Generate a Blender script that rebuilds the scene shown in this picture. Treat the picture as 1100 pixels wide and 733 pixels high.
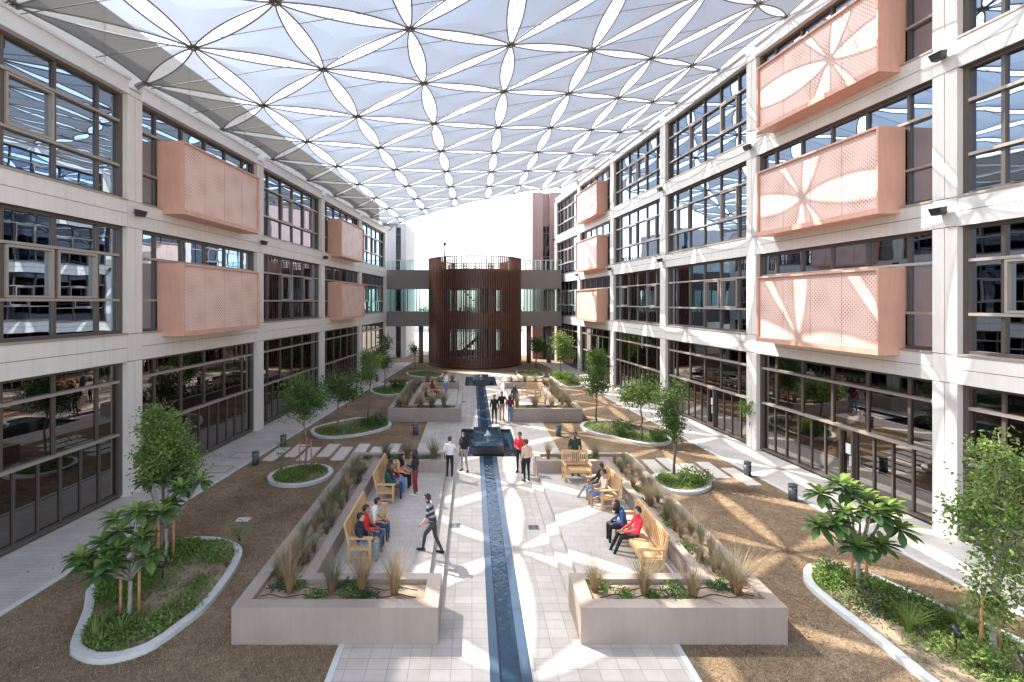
import bpy, math, random
import numpy as np
from mathutils import Vector, Matrix

# ------------------------------------------------------------------ camera, light, exposure
SC = bpy.context.scene
for o in list(bpy.data.objects): bpy.data.objects.remove(o)
cam_d = bpy.data.cameras.new("camera"); cam = bpy.data.objects.new("camera", cam_d)
SC.collection.objects.link(cam); SC.camera = cam
cam.location = (0, 0, 7.3); cam.rotation_euler = (math.radians(90), 0, 0)
cam_d.sensor_width = 36; cam_d.lens = 17.02
cam_d.shift_x = 0.0391; cam_d.shift_y = -0.0384
cam_d.clip_start = 0.1; cam_d.clip_end = 4000

SUN = Vector((-0.55, 0.38, 0.83)).normalized()
W = bpy.data.worlds.new("World"); SC.world = W; W.use_nodes = True
wn = W.node_tree.nodes; wl = W.node_tree.links
bg = wn["Background"]; sky = wn.new("ShaderNodeTexSky"); sky.sky_type = 'NISHITA'
sky.sun_disc = False; sky.sun_elevation = math.asin(SUN.z); sky.sun_rotation = math.atan2(SUN.x, SUN.y)
sky.dust_density = 1.0; sky.air_density = 1.0; sky.ozone_density = 1.0
hz = wn.new("ShaderNodeHueSaturation"); hz.inputs['Saturation'].default_value = .58   # pale desert haze
wl.new(sky.outputs[0], hz.inputs['Color']); wl.new(hz.outputs[0], bg.inputs[0]); bg.inputs[1].default_value = 0.15
sd = bpy.data.lights.new("sun", 'SUN'); so = bpy.data.objects.new("sun", sd); SC.collection.objects.link(so)
sd.energy = 2.9; sd.angle = math.radians(0.53); sd.color = (1.0, 0.95, 0.87)
so.rotation_euler = (-SUN).to_track_quat('-Z', 'Y').to_euler()
SC.view_settings.view_transform = 'Standard'; SC.view_settings.look = 'None'
SC.view_settings.gamma = 1.0; SC.view_settings.exposure = 2.05
SC.view_settings.use_curve_mapping = False
SC.render.engine = 'CYCLES'
cy = SC.cycles
cy.max_bounces = 8; cy.diffuse_bounces = 3; cy.glossy_bounces = 4; cy.transmission_bounces = 4
cy.transparent_max_bounces = 24; cy.caustics_reflective = False; cy.caustics_refractive = False
cy.sample_clamp_indirect = 6.0
cy.use_denoising = True
try: cy.denoiser = 'OPENIMAGEDENOISE'
except Exception: pass

RNG = random.Random(7)

# ------------------------------------------------------------------ helpers
class MB:
    def __init__(s): s.v = []; s.f = []; s.m = []; s.sm = []
    def add(s, vs, fs, m=0, sm=False):
        b = len(s.v); s.v.extend(vs)
        for f in fs: s.f.append(tuple(b + i for i in f)); s.m.append(m); s.sm.append(sm)
    def hexa(s, p, m=0):
        p = [Vector(q) for q in p]
        d = (p[1]-p[0]).cross(p[3]-p[0]).dot(p[4]-p[0])
        fs = [(0,3,2,1),(4,5,6,7),(0,1,5,4),(1,2,6,5),(2,3,7,6),(3,0,4,7)]
        if d < 0: fs = [tuple(reversed(f)) for f in fs]
        s.add([tuple(q) for q in p], fs, m)
    def box(s, x0, x1, y0, y1, z0, z1, m=0):
        s.hexa([(x0,y0,z0),(x1,y0,z0),(x1,y1,z0),(x0,y1,z0),(x0,y0,z1),(x1,y0,z1),(x1,y1,z1),(x0,y1,z1)], m)
    def bar(s, a, b, w, h, up=(0,0,1), m=0):
        a = Vector(a); b = Vector(b); t = (b-a).normalized(); u = Vector(up)
        if abs(t.dot(u)) > .98: u = Vector((0,1,0))
        r = t.cross(u).normalized(); u = r.cross(t).normalized(); P = []
        for q in (a, b):
            P += [q - r*w/2 - u*h/2, q + r*w/2 - u*h/2, q + r*w/2 + u*h/2, q - r*w/2 + u*h/2]
        s.hexa([P[0],P[1],P[5],P[4],P[3],P[2],P[6],P[7]], m)
    def tube(s, pts, rad, n=8, m=0, caps=True, lat=None, flat=1.0, sm=True):
        pts = [Vector(p) for p in pts]
        if not hasattr(rad, '__len__'): rad = [rad]*len(pts)
        fl = flat if hasattr(flat, '__len__') else [flat]*len(pts)
        vs = []; prev = Vector(lat) if lat else None
        for i, p in enumerate(pts):
            t = (pts[min(i+1, len(pts)-1)] - pts[max(i-1, 0)])
            t = t.normalized() if t.length > 1e-9 else Vector((0,0,1))
            if prev is None: prev = Vector((1,0,0)) if abs(t.x) < .9 else Vector((0,1,0))
            a = prev - t*prev.dot(t)
            a = a.normalized() if a.length > 1e-6 else t.orthogonal().normalized()
            b = t.cross(a)
            if lat is None: prev = a
            for k in range(n):
                th = 2*math.pi*k/n
                vs.append(tuple(p + a*math.cos(th)*rad[i] + b*math.sin(th)*rad[i]*fl[i]))
        fs = []
        for i in range(len(pts)-1):
            for k in range(n):
                fs.append((i*n+k, i*n+(k+1) % n, (i+1)*n+(k+1) % n, (i+1)*n+k))
        if caps:
            fs.append(tuple(reversed(range(n)))); fs.append(tuple(range((len(pts)-1)*n, len(pts)*n)))
        s.add(vs, fs, m, sm)
    def ell(s, c, r, m=0, nu=12, nv=8, rot=None):
        vs = []; fs = []
        for j in range(nv+1):
            ph = math.pi*j/nv
            for i in range(nu):
                th = 2*math.pi*i/nu
                q = Vector((r[0]*math.sin(ph)*math.cos(th), r[1]*math.sin(ph)*math.sin(th), -r[2]*math.cos(ph)))
                if rot: q = rot @ q
                vs.append((c[0]+q.x, c[1]+q.y, c[2]+q.z))
        for j in range(nv):
            for i in range(nu):
                a, b = j*nu+i, j*nu+(i+1) % nu
                if j == 0: fs.append((a, b+nu, a+nu))
                elif j == nv-1: fs.append((a, b, a+nu))
                else: fs.append((a, b, b+nu, a+nu))
        s.add(vs, fs, m, True)
    def prism(s, poly, z0, z1, m=0, top_only=False):
        n = len(poly)
        ar = sum(poly[i][0]*poly[(i+1) % n][1]-poly[(i+1) % n][0]*poly[i][1] for i in range(n))
        if ar < 0: poly = list(reversed(poly))
        vs = [(p[0],p[1],z0) for p in poly] + [(p[0],p[1],z1) for p in poly]
        fs = [tuple(range(n, 2*n))]
        if not top_only:
            fs += [tuple(reversed(range(n)))]
            fs += [(i, (i+1) % n, n+(i+1) % n, n+i) for i in range(n)]
        s.add(vs, fs, m)
    def quadsheet(s, rects, z, m=0):
        for x0, x1, y0, y1 in rects:
            s.add([(x0,y0,z),(x1,y0,z),(x1,y1,z),(x0,y1,z)], [(0,1,2,3)], m)
    def build(s, name, mats, parent=None, loc=None):
        """verts are in world space when loc is None and the parent is an Empty (its offset is removed)"""
        if not isinstance(mats, (list, tuple)): mats = [mats]
        me = bpy.data.meshes.new(name)
        off = Vector(loc) if loc is not None else Vector((0,0,0))
        if parent is not None and loc is None:
            q = parent
            while q is not None: off += q.location; q = q.parent
        arr = np.array(s.v, dtype=np.float64).reshape(-1, 3) - np.array(off)
        me.from_pydata([tuple(r) for r in arr.tolist()], [], s.f)
        for mt in mats: me.materials.append(mt)
        me.polygons.foreach_set('material_index', s.m)
        me.polygons.foreach_set('use_smooth', s.sm)
        me.update()
        o = bpy.data.objects.new(name, me); SC.collection.objects.link(o)
        if parent is not None: o.parent = parent
        if loc is not None and parent is None: o.location = loc
        return o

def tag(o, label=None, cat=None, group=None, kind=None):
    if label: o['label'] = label
    if cat: o['category'] = cat
    if group: o['group'] = group
    if kind: o['kind'] = kind
    return o
def thing(name, label, cat, loc=(0,0,0), rz=0.0, group=None):
    o = bpy.data.objects.new(name, None); SC.collection.objects.link(o)
    o.location = loc; o.rotation_euler = (0, 0, rz); o.empty_display_size = .3
    return tag(o, label, cat, group)
def local(mb, name, mats, parent):     # verts already in the parent's local space
    return mb.build(name, mats, parent, loc=(0,0,0))
def copy_tree(o, parent=None):
    c = o.copy(); SC.collection.objects.link(c); c.parent = parent
    for ch in list(o.children): copy_tree(ch, c)
    return c
def holes(outer, cut):
    xs = sorted({outer[0], outer[1]} | {v for h in cut for v in h[:2] if outer[0] < v < outer[1]})
    ys = sorted({outer[2], outer[3]} | {v for h in cut for v in h[2:] if outer[2] < v < outer[3]})
    out = []
    for x0, x1 in zip(xs, xs[1:]):
        for y0, y1 in zip(ys, ys[1:]):
            cx, cy_ = (x0+x1)/2, (y0+y1)/2
            if not any(h[0] < cx < h[1] and h[2] < cy_ < h[3] for h in cut): out.append((x0,x1,y0,y1))
    return out

# ------------------------------------------------------------------ materials
def newmat(name):
    m = bpy.data.materials.new(name); m.use_nodes = True
    nt = m.node_tree; return m, nt, nt.nodes, nt.links, nt.nodes["Principled BSDF"]
def ramp(nd, stops):
    r = nd.new("ShaderNodeValToRGB"); e = r.color_ramp.elements
    while len(e) > len(stops): e.remove(e[-1])
    while len(e) < len(stops): e.new(0.5)
    for el, (p, c) in zip(e, stops): el.position = p; el.color = (*c, 1)
    return r
def coords(nd, lk, scale=(1,1,1), kind='Object'):
    tc = nd.new("ShaderNodeTexCoord"); mp = nd.new("ShaderNodeMapping"); mp.inputs['Scale'].default_value = scale
    lk.new(tc.outputs[kind], mp.inputs[0]); return mp
def simple(name, col, rough=.6, var=.12, scale=3.0, bump=0.0, bscale=40.0, metal=0.0, spec=.5, island=0.0, streak=0.0):
    m, nt, nd, lk, b = newmat(name)
    b.inputs['Roughness'].default_value = rough; b.inputs['Metallic'].default_value = metal
    b.inputs['Specular IOR Level'].default_value = spec
    mp = coords(nd, lk)
    n = nd.new("ShaderNodeTexNoise"); n.inputs['Scale'].default_value = scale; n.inputs['Detail'].default_value = 5
    lk.new(mp.outputs[0], n.inputs[0])
    lo = tuple(c*(1-var) for c in col); hi = tuple(min(1, c*(1+var)) for c in col)
    r = ramp(nd, [(.3, lo), (.7, hi)]); lk.new(n.outputs[0], r.inputs[0])
    out = r.outputs[0]
    if streak:
        m2 = coords(nd, lk, (2.2, 2.2, .22)); n3 = nd.new("ShaderNodeTexNoise"); n3.inputs['Scale'].default_value = 2.5; n3.inputs['Detail'].default_value = 7; n3.inputs['Roughness'].default_value = .7
        lk.new(m2.outputs[0], n3.inputs[0]); r3 = ramp(nd, [(.38, (1-streak,1-streak*1.05,1-streak*1.15)), (.56, (1,1,1))]); lk.new(n3.outputs[0], r3.inputs[0])
        mx = nd.new("ShaderNodeMix"); mx.data_type = 'RGBA'; mx.blend_type = 'MULTIPLY'; mx.inputs[0].default_value = 1
        lk.new(out, mx.inputs[6]); lk.new(r3.outputs[0], mx.inputs[7]); out = mx.outputs[2]
    if island:
        g = nd.new("ShaderNodeNewGeometry"); hs = nd.new("ShaderNodeHueSaturation")
        mr = nd.new("ShaderNodeMapRange"); mr.inputs[3].default_value = 1-island; mr.inputs[4].default_value = 1+island
        lk.new(g.outputs['Random Per Island'], mr.inputs[0]); lk.new(mr.outputs[0], hs.inputs['Value'])
        lk.new(out, hs.inputs['Color']); out = hs.outputs[0]
    lk.new(out, b.inputs['Base Color'])
    if bump:
        n2 = nd.new("ShaderNodeTexNoise"); n2.inputs['Scale'].default_value = bscale; n2.inputs['Detail'].default_value = 4
        lk.new(mp.outputs[0], n2.inputs[0])
        bp = nd.new("ShaderNodeBump"); bp.inputs['Strength'].default_value = bump; bp.inputs['Distance'].default_value = .02
        lk.new(n2.outputs[0], bp.inputs['Height']); lk.new(bp.outputs[0], b.inputs['Normal'])
    return m
def leafmat(name, c1, c2, trans=.35, rough=.45):
    m, nt, nd, lk, b = newmat(name)
    g = nd.new("ShaderNodeNewGeometry"); r = ramp(nd, [(0, c1), (1, c2)])
    lk.new(g.outputs['Random Per Island'], r.inputs[0]); lk.new(r.outputs[0], b.inputs['Base Color'])
    b.inputs['Roughness'].default_value = rough; b.inputs['Specular IOR Level'].default_value = .35
    t = nd.new("ShaderNodeBsdfTranslucent")
    hs = nd.new("ShaderNodeHueSaturation"); hs.inputs['Value'].default_value = 1.6; hs.inputs['Saturation'].default_value = 1.1
    lk.new(r.outputs[0], hs.inputs['Color']); lk.new(hs.outputs[0], t.inputs[0])
    mx = nd.new("ShaderNodeMixShader"); mx.inputs[0].default_value = trans
    lk.new(b.outputs[0], mx.inputs[1]); lk.new(t.outputs[0], mx.inputs[2])
    lk.new(mx.outputs[0], nd["Material Output"].inputs[0]); return m
def paving(name, c1, c2, mortar, bw, bh, msize=.006, off=.5, rot=0.0, rough=.55):
    m, nt, nd, lk, b = newmat(name)
    mp = coords(nd, lk); mp.inputs['Rotation'].default_value = (0, 0, rot)
    br = nd.new("ShaderNodeTexBrick"); br.offset = off; br.squash = 1.0
    br.inputs['Scale'].default_value = 1; br.inputs['Brick Width'].default_value = bw; br.inputs['Row Height'].default_value = bh
    br.inputs['Mortar Size'].default_value = msize; br.inputs['Mortar Smooth'].default_value = .2
    br.inputs['Color1'].default_value = (*c1,1); br.inputs['Color2'].default_value = (*c2,1); br.inputs['Mortar'].default_value = (*mortar,1)
    lk.new(mp.outputs[0], br.inputs[0])
    n = nd.new("ShaderNodeTexNoise"); n.inputs['Scale'].default_value = .8; n.inputs['Detail'].default_value = 8; n.inputs['Roughness'].default_value = .7
    lk.new(mp.outputs[0], n.inputs[0])
    r = ramp(nd, [(.3, (.78,.76,.74)), (.68, (1.06,1.05,1.04))]); lk.new(n.outputs[0], r.inputs[0])
    mx = nd.new("ShaderNodeMix"); mx.data_type = 'RGBA'; mx.blend_type = 'MULTIPLY'; mx.inputs[0].default_value = 1
    lk.new(br.outputs[0], mx.inputs[6]); lk.new(r.outputs[0], mx.inputs[7]); lk.new(mx.outputs[2], b.inputs['Base Color'])
    b.inputs['Roughness'].default_value = rough; b.inputs['Specular IOR Level'].default_value = .35
    bp = nd.new("ShaderNodeBump"); bp.inputs['Strength'].default_value = .35; bp.inputs['Distance'].default_value = .006; bp.invert = True
    lk.new(br.outputs['Fac'], bp.inputs['Height']); lk.new(bp.outputs[0], b.inputs['Normal'])
    return m
def glassmat(name, tint, ior=2.1, wav=.007, gcol=(.8,.87,.95)):
    m, nt, nd, lk, b = newmat(name); nd.remove(b)
    t = nd.new("ShaderNodeBsdfTransparent"); t.inputs[0].default_value = (*tint,1)
    g = nd.new("ShaderNodeBsdfGlossy"); g.inputs['Roughness'].default_value = 0.0; g.inputs[0].default_value = (*gcol,1)
    fr = nd.new("ShaderNodeFresnel"); fr.inputs[0].default_value = ior
    mp = coords(nd, lk); n = nd.new("ShaderNodeTexNoise"); n.inputs['Scale'].default_value = .9; n.inputs['Detail'].default_value = 1
    lk.new(mp.outputs[0], n.inputs[0])
    bp = nd.new("ShaderNodeBump"); bp.inputs['Strength'].default_value = wav; bp.inputs['Distance'].default_value = .3
    lk.new(n.outputs[0], bp.inputs['Height']); lk.new(bp.outputs[0], g.inputs['Normal'])
    mx = nd.new("ShaderNodeMixShader"); lk.new(fr.outputs[0], mx.inputs[0]); lk.new(t.outputs[0], mx.inputs[1]); lk.new(g.outputs[0], mx.inputs[2])
    lk.new(mx.outputs[0], nd["Material Output"].inputs[0]); return m
def perfmat(name, col, hole, axis=1):
    """peach metal sheet with punched holes on a diagonal grid, their size swelling in triangular fields"""
    m, nt, nd, lk, b = newmat(name)
    tc = nd.new("ShaderNodeTexCoord"); sp = nd.new("ShaderNodeSeparateXYZ"); lk.new(tc.outputs['Object'], sp.inputs[0])
    def M(op, a, bb=None, c=None):
        x = nd.new("ShaderNodeMath"); x.operation = op
        for i, q in enumerate((a, bb, c)):
            if q is None: continue
            if isinstance(q, (int, float)): x.inputs[i].default_value = q
            else: lk.new(q, x.inputs[i])
        return x.outputs[0]
    U, V = sp.outputs[axis], sp.outputs[2]
    k = math.pi/.15
    a = M('SINE', M('MULTIPLY', M('ADD', U, V), k)); c = M('SINE', M('MULTIPLY', M('SUBTRACT', U, V), k))
    dots = M('MULTIPLY', a, c)
    tri = M('PINGPONG', M('ADD', U, M('MULTIPLY', V, .5)), .75)
    tri2 = M('PINGPONG', M('SUBTRACT', V, M('MULTIPLY', U, .35)), .7)
    th = M('SUBTRACT', .86, M('MULTIPLY', M('MULTIPLY', tri, tri2), .9))
    fac = M('GREATER_THAN', M('ABSOLUTE', dots), th)
    mx = nd.new("ShaderNodeMix"); mx.data_type = 'RGBA'; lk.new(fac, mx.inputs[0])
    mx.inputs[6].default_value = (*col,1); mx.inputs[7].default_value = (*hole,1)
    lk.new(mx.outputs[2], b.inputs['Base Color']); b.inputs['Roughness'].default_value = .45
    return m

M_ = {}
M_['panel'] = simple('facade_panel', (.715,.67,.62), .55, .04, .7, .05, 60, streak=.07)
M_['joint'] = simple('joint_dark', (.12,.11,.10), .8)
M_['beam'] = simple('white_beam', (.74,.74,.74), .45, .03)
M_['bronze'] = simple('bronze_frame', (.115,.092,.078), .4, .06, metal=.2)
M_['bronze_light'] = simple('bronze_sill', (.36,.31,.27), .4, .06, metal=.2)
M_['copper'] = simple('copper_panel', (.63,.35,.265), .45, .06, 1.2, streak=.08)
M_['perf'] = perfmat('perforated_copper', (.75,.525,.45), (.45,.24,.18))
M_['glass'] = glassmat('tinted_glass', (.20,.24,.26), 1.85, .008, (.38,.46,.56))
M_['glass_dark'] = glassmat('dark_glass', (.16,.145,.13), 1.6, .008, (.235,.225,.215))
M_['glass_teal'] = glassmat('teal_glass', (.66,.84,.83), 1.5)
M_['glass_tower'] = glassmat('tower_glass', (.55,.66,.66), 1.55)
M_['interior'] = simple('interior_wall', (.42,.40,.37), .8, .1)
M_['interior_floor'] = simple('interior_floor', (.22,.19,.17), .5, .1)
M_['blind'] = simple('roller_blind', (.50,.60,.62), .8, .05)
M_['screen'] = simple('roof_screen', (.50,.455,.385), .7, .05, .8)
M_['black'] = simple('black_metal', (.025,.025,.028), .4, .1)
M_['bollard'] = simple('bollard_metal', (.06,.075,.085), .4, .1)
M_['steel'] = simple('canopy_steel', (.24,.23,.22), .4, .08, metal=.3)
M_['white'] = simple('paper_white', (.8,.8,.78), .7, .02)
M_['fin'] = simple('brown_fin', (.165,.08,.055), .4, .12, 2, metal=.2)
M_['drum'] = simple('brown_drum', (.11,.06,.045), .5, .1, 2)
M_['bridge'] = simple('bridge_cladding', (.175,.152,.137), .5, .06, .5)
M_['mauve'] = simple('mauve_cladding', (.34,.22,.20), .6, .06, .5)
M_['greyblock'] = simple('grey_cladding', (.42,.42,.43), .6, .06, .5)
M_['concrete'] = simple('planter_concrete', (.345,.278,.232), .7, .06, 1.6, .12, 90, streak=.06)
M_['kerb'] = simple('kerb_concrete', (.58,.57,.55), .7, .08, 3, .12, 70)
M_['slab'] = simple('slab_concrete', (.60,.55,.49), .7, .08, 4, .1, 60)
M_['teak'] = simple('bench_teak', (.60,.37,.18), .45, .16, 6, .05, 50, island=.1)
M_['stake'] = simple('wood_stake', (.40,.21,.10), .7, .2, 8)
M_['bark'] = simple('tree_bark', (.20,.155,.115), .85, .25, 14, .4, 40)
M_['barkgrey'] = simple('grey_bark', (.30,.27,.23), .8, .2, 12, .3, 30)
M_['hose'] = simple('drip_hose', (.03,.025,.02), .6)
M_['stone_black'] = simple('black_granite', (.022,.024,.027), .15, .3, 20)
M_['coping'] = simple('channel_coping', (.05,.078,.12), .14, .08, 2)
M_['leaf'] = leafmat('leaf_green', (.065,.13,.028), (.16,.245,.06))
M_['leaf_light'] = leafmat('leaf_bright', (.13,.20,.045), (.25,.33,.10))
M_['leaf_dark'] = leafmat('leaf_deep', (.028,.075,.022), (.065,.13,.035))
M_['plumeria'] = leafmat('plumeria_leaf', (.055,.11,.04), (.11,.19,.06), .25, .3)
M_['plumeria_new'] = leafmat('plumeria_young_leaf', (.14,.23,.035), (.24,.33,.08), .35, .35)
M_['cover'] = leafmat('ground_cover', (.075,.15,.025), (.20,.29,.065), .3)
M_['cover2'] = leafmat('grey_cover', (.16,.18,.09), (.30,.29,.17), .3)
M_['soil'] = simple('planting_soil', (.32,.235,.165), .95, .25, 5, .5, 60)

def lawnmat():
    m, nt, nd, lk, b = newmat('dry_lawn'); mp = coords(nd, lk)
    n1 = nd.new("ShaderNodeTexNoise"); n1.inputs['Scale'].default_value = .55; n1.inputs['Detail'].default_value = 6; n1.inputs['Roughness'].default_value = .65
    n2 = nd.new("ShaderNodeTexNoise"); n2.inputs['Scale'].default_value = 26; n2.inputs['Detail'].default_value = 6; n2.inputs['Roughness'].default_value = .75
    lk.new(mp.outputs[0], n1.inputs[0]); lk.new(mp.outputs[0], n2.inputs[0])
    n3 = nd.new("ShaderNodeTexNoise"); n3.inputs['Scale'].default_value = 5.5; n3.inputs['Detail'].default_value = 8; n3.inputs['Roughness'].default_value = .8; n3.inputs['Distortion'].default_value = .6
    lk.new(mp.outputs[0], n3.inputs[0]); r3 = ramp(nd, [(.33, (.52,.48,.44)), (.5, (.95,.93,.9)), (.66, (1.4,1.36,1.28))]); lk.new(n3.outputs[0], r3.inputs[0])
    r1 = ramp(nd, [(.28, (.18,.125,.083)), (.5, (.285,.208,.142)), (.72, (.38,.295,.208))])
    r2 = ramp(nd, [(.3, (.5,.47,.44)), (.7, (1.25,1.22,1.15))])
    lk.new(n1.outputs[0], r1.inputs[0]); lk.new(n2.outputs[0], r2.inputs[0])
    mx = nd.new("ShaderNodeMix"); mx.data_type = 'RGBA'; mx.blend_type = 'MULTIPLY'; mx.inputs[0].default_value = 1.0
    lk.new(r1.outputs[0], mx.inputs[6]); lk.new(r2.outputs[0], mx.inputs[7])
    m3 = nd.new("ShaderNodeMix"); m3.data_type = 'RGBA'; m3.blend_type = 'MULTIPLY'; m3.inputs[0].default_value = .85
    lk.new(mx.outputs[2], m3.inputs[6]); lk.new(r3.outputs[0], m3.inputs[7]); lk.new(m3.outputs[2], b.inputs['Base Color'])
    b.inputs['Roughness'].default_value = .95; b.inputs['Specular IOR Level'].default_value = .1
    bp = nd.new("ShaderNodeBump"); bp.inputs['Strength'].default_value = .7; bp.inputs['Distance'].default_value = .04
    lk.new(n2.outputs[0], bp.inputs['Height']); lk.new(bp.outputs[0], b.inputs['Normal']); return m
M_['lawn'] = lawnmat()
M_['straw'] = leafmat('straw_blade', (.15,.105,.065), (.42,.33,.22), .2, .8)
M_['desert'] = simple('desert_sand', (.46,.39,.30), .95, .15, .05, .2, 3)
M_['plaza'] = paving('plaza_tiles', (.60,.54,.48), (.51,.455,.405), (.36,.32,.285), .42, .30, .008, 0.0)
M_['walk'] = paving('walkway_bricks', (.585,.54,.49), (.525,.485,.445), (.39,.36,.325), .9, .14, .007)
M_['terrace'] = paving('terrace_tiles', (.59,.53,.475), (.53,.475,.425), (.40,.36,.32), .6, .3, .007)
def watermat():
    m, nt, nd, lk, b = newmat('dark_water'); b.inputs['Base Color'].default_value = (.012,.036,.06,1)
    b.inputs['Roughness'].default_value = .03; b.inputs['IOR'].default_value = 1.33; b.inputs['Specular IOR Level'].default_value = .8
    mp = coords(nd, lk, (1, .45, 1)); n = nd.new("ShaderNodeTexNoise"); n.inputs['Scale'].default_value = 9; n.inputs['Detail'].default_value = 3
    lk.new(mp.outputs[0], n.inputs[0]); bp = nd.new("ShaderNodeBump"); bp.inputs['Strength'].default_value = .35; bp.inputs['Distance'].default_value = .06
    lk.new(n.outputs[0], bp.inputs['Height']); lk.new(bp.outputs[0], b.inputs['Normal']); return m
M_['water'] = watermat()
def fabric():
    m, nt, nd, lk, b = newmat('mesh_fabric'); nd.remove(b)
    t = nd.new("ShaderNodeBsdfTransparent"); t.inputs[0].default_value = (.325,.348,.375,1)
    d = nd.new("ShaderNodeBsdfDiffuse"); d.inputs[0].default_value = (.36,.325,.285,1)
    tr = nd.new("ShaderNodeBsdfTranslucent"); tr.inputs[0].default_value = (.17,.155,.135,1)
    a = nd.new("ShaderNodeMixShader"); a.inputs[0].default_value = .4
    lk.new(d.outputs[0], a.inputs[1]); lk.new(tr.outputs[0], a.inputs[2])
    mx = nd.new("ShaderNodeMixShader"); lw = nd.new("ShaderNodeLayerWeight"); lw.inputs[0].default_value = .5
    mr = nd.new("ShaderNodeMapRange"); mr.inputs[1].default_value = .3; mr.inputs[2].default_value = .95; mr.inputs[3].default_value = .22; mr.inputs[4].default_value = .8   # a woven mesh closes up at a slant
    lk.new(lw.outputs['Facing'], mr.inputs[0]); lk.new(mr.outputs[0], mx.inputs[0])
    lk.new(t.outputs[0], mx.inputs[1]); lk.new(a.outputs[0], mx.inputs[2]); lk.new(mx.outputs[0], nd["Material Output"].inputs[0]); return m
M_['fabric'] = fabric()

# ------------------------------------------------------------------ the setting: ground sheets
def XL(y): return -14.29 + .0808*y
def XR(y): return 16.3 - .1*y
POOLS = [(-.6, 2.2, 22.8, 27.7), (-.6, 2.2, 42.0, 46.8)]
CH = (.35, 1.17)
def S(name, mb, mat): return tag(mb.build(name, mat), kind='structure')
g = MB(); g.quadsheet(holes((-1500,1500,-600,2500), [(-.62,2.22,-14,48)]), -.012); S('ground', g, M_['desert'])
g = MB(); g.quadsheet(holes((-15,17,-14,66), [(-2.68,4.26,-14,50)]), 0); S('lawn', g, M_['lawn'])
g = MB(); g.quadsheet(holes((-2.7,4.28,-14,49.5), POOLS + [(CH[0],CH[1],-14,22.8),(CH[0],CH[1],27.7,42.0)]), .004); S('plaza_paving', g, M_['plaza'])
for side, fx in ((1, XL), (-1, XR)):
    g = MB()
    q = [(fx(-14)-side*.5,-14,.008),(fx(-14)+side*2.3,-14,.008),(fx(58)+side*2.3,58,.008),(fx(58)-side*.5,58,.008)]
    g.add(q, [(0,1,2,3) if side > 0 else (3,2,1,0)]); S('walkway', g, M_['walk'])
    g = MB()
    g.hexa([(fx(-14)+side*2.3,-14,-.01),(fx(-14)+side*2.45,-14,-.01),(fx(58)+side*2.45,58,-.01),(fx(58)+side*2.3,58,-.01),
            (fx(-14)+side*2.3,-14,.03),(fx(-14)+side*2.45,-14,.03),(fx(58)+side*2.45,58,.03),(fx(58)+side*2.3,58,.03)])
    S('walkway_kerb', g, M_['kerb'])
g = MB(); g.box(-2.83,-2.70,-14,10.3,-.01,.02); g.box(4.28,4.41,-14,10.3,-.01,.02); S('plaza_kerb', g, M_['kerb'])
# water channel
g = MB()
for y0, y1 in ((-14,22.8),(27.7,42.0)):
    g.box(CH[0],.54,y0,y1,-.3,.012); g.box(.96,CH[1],y0,y1,-.3,.012)
S('channel_coping', g, M_['coping'])
g = MB()
for y0, y1 in ((-14,22.8),(27.7,42.0)): g.quadsheet([(.54,.96,y0,y1)], -.06)
S('channel_water', g, M_['water'])

# ------------------------------------------------------------------ buildings
def frame_of(side):
    if side > 0: fx, n = XL, Vector((1, -.0808, 0)).normalized()
    else: fx, n = XR, Vector((-1, -.1, 0)).normalized()
    def P(y, d, z): return (fx(y)+n.x*d, y+n.y*d, z)
    return P
def fbox(mb, P, y0, y1, d0, d1, z0, z1, m=0):
    mb.hexa([P(y0,d0,z0),P(y1,d0,z0),P(y1,d1,z0),P(y0,d1,z0),P(y0,d0,z1),P(y1,d0,z1),P(y1,d1,z1),P(y0,d1,z1)], m)

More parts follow.
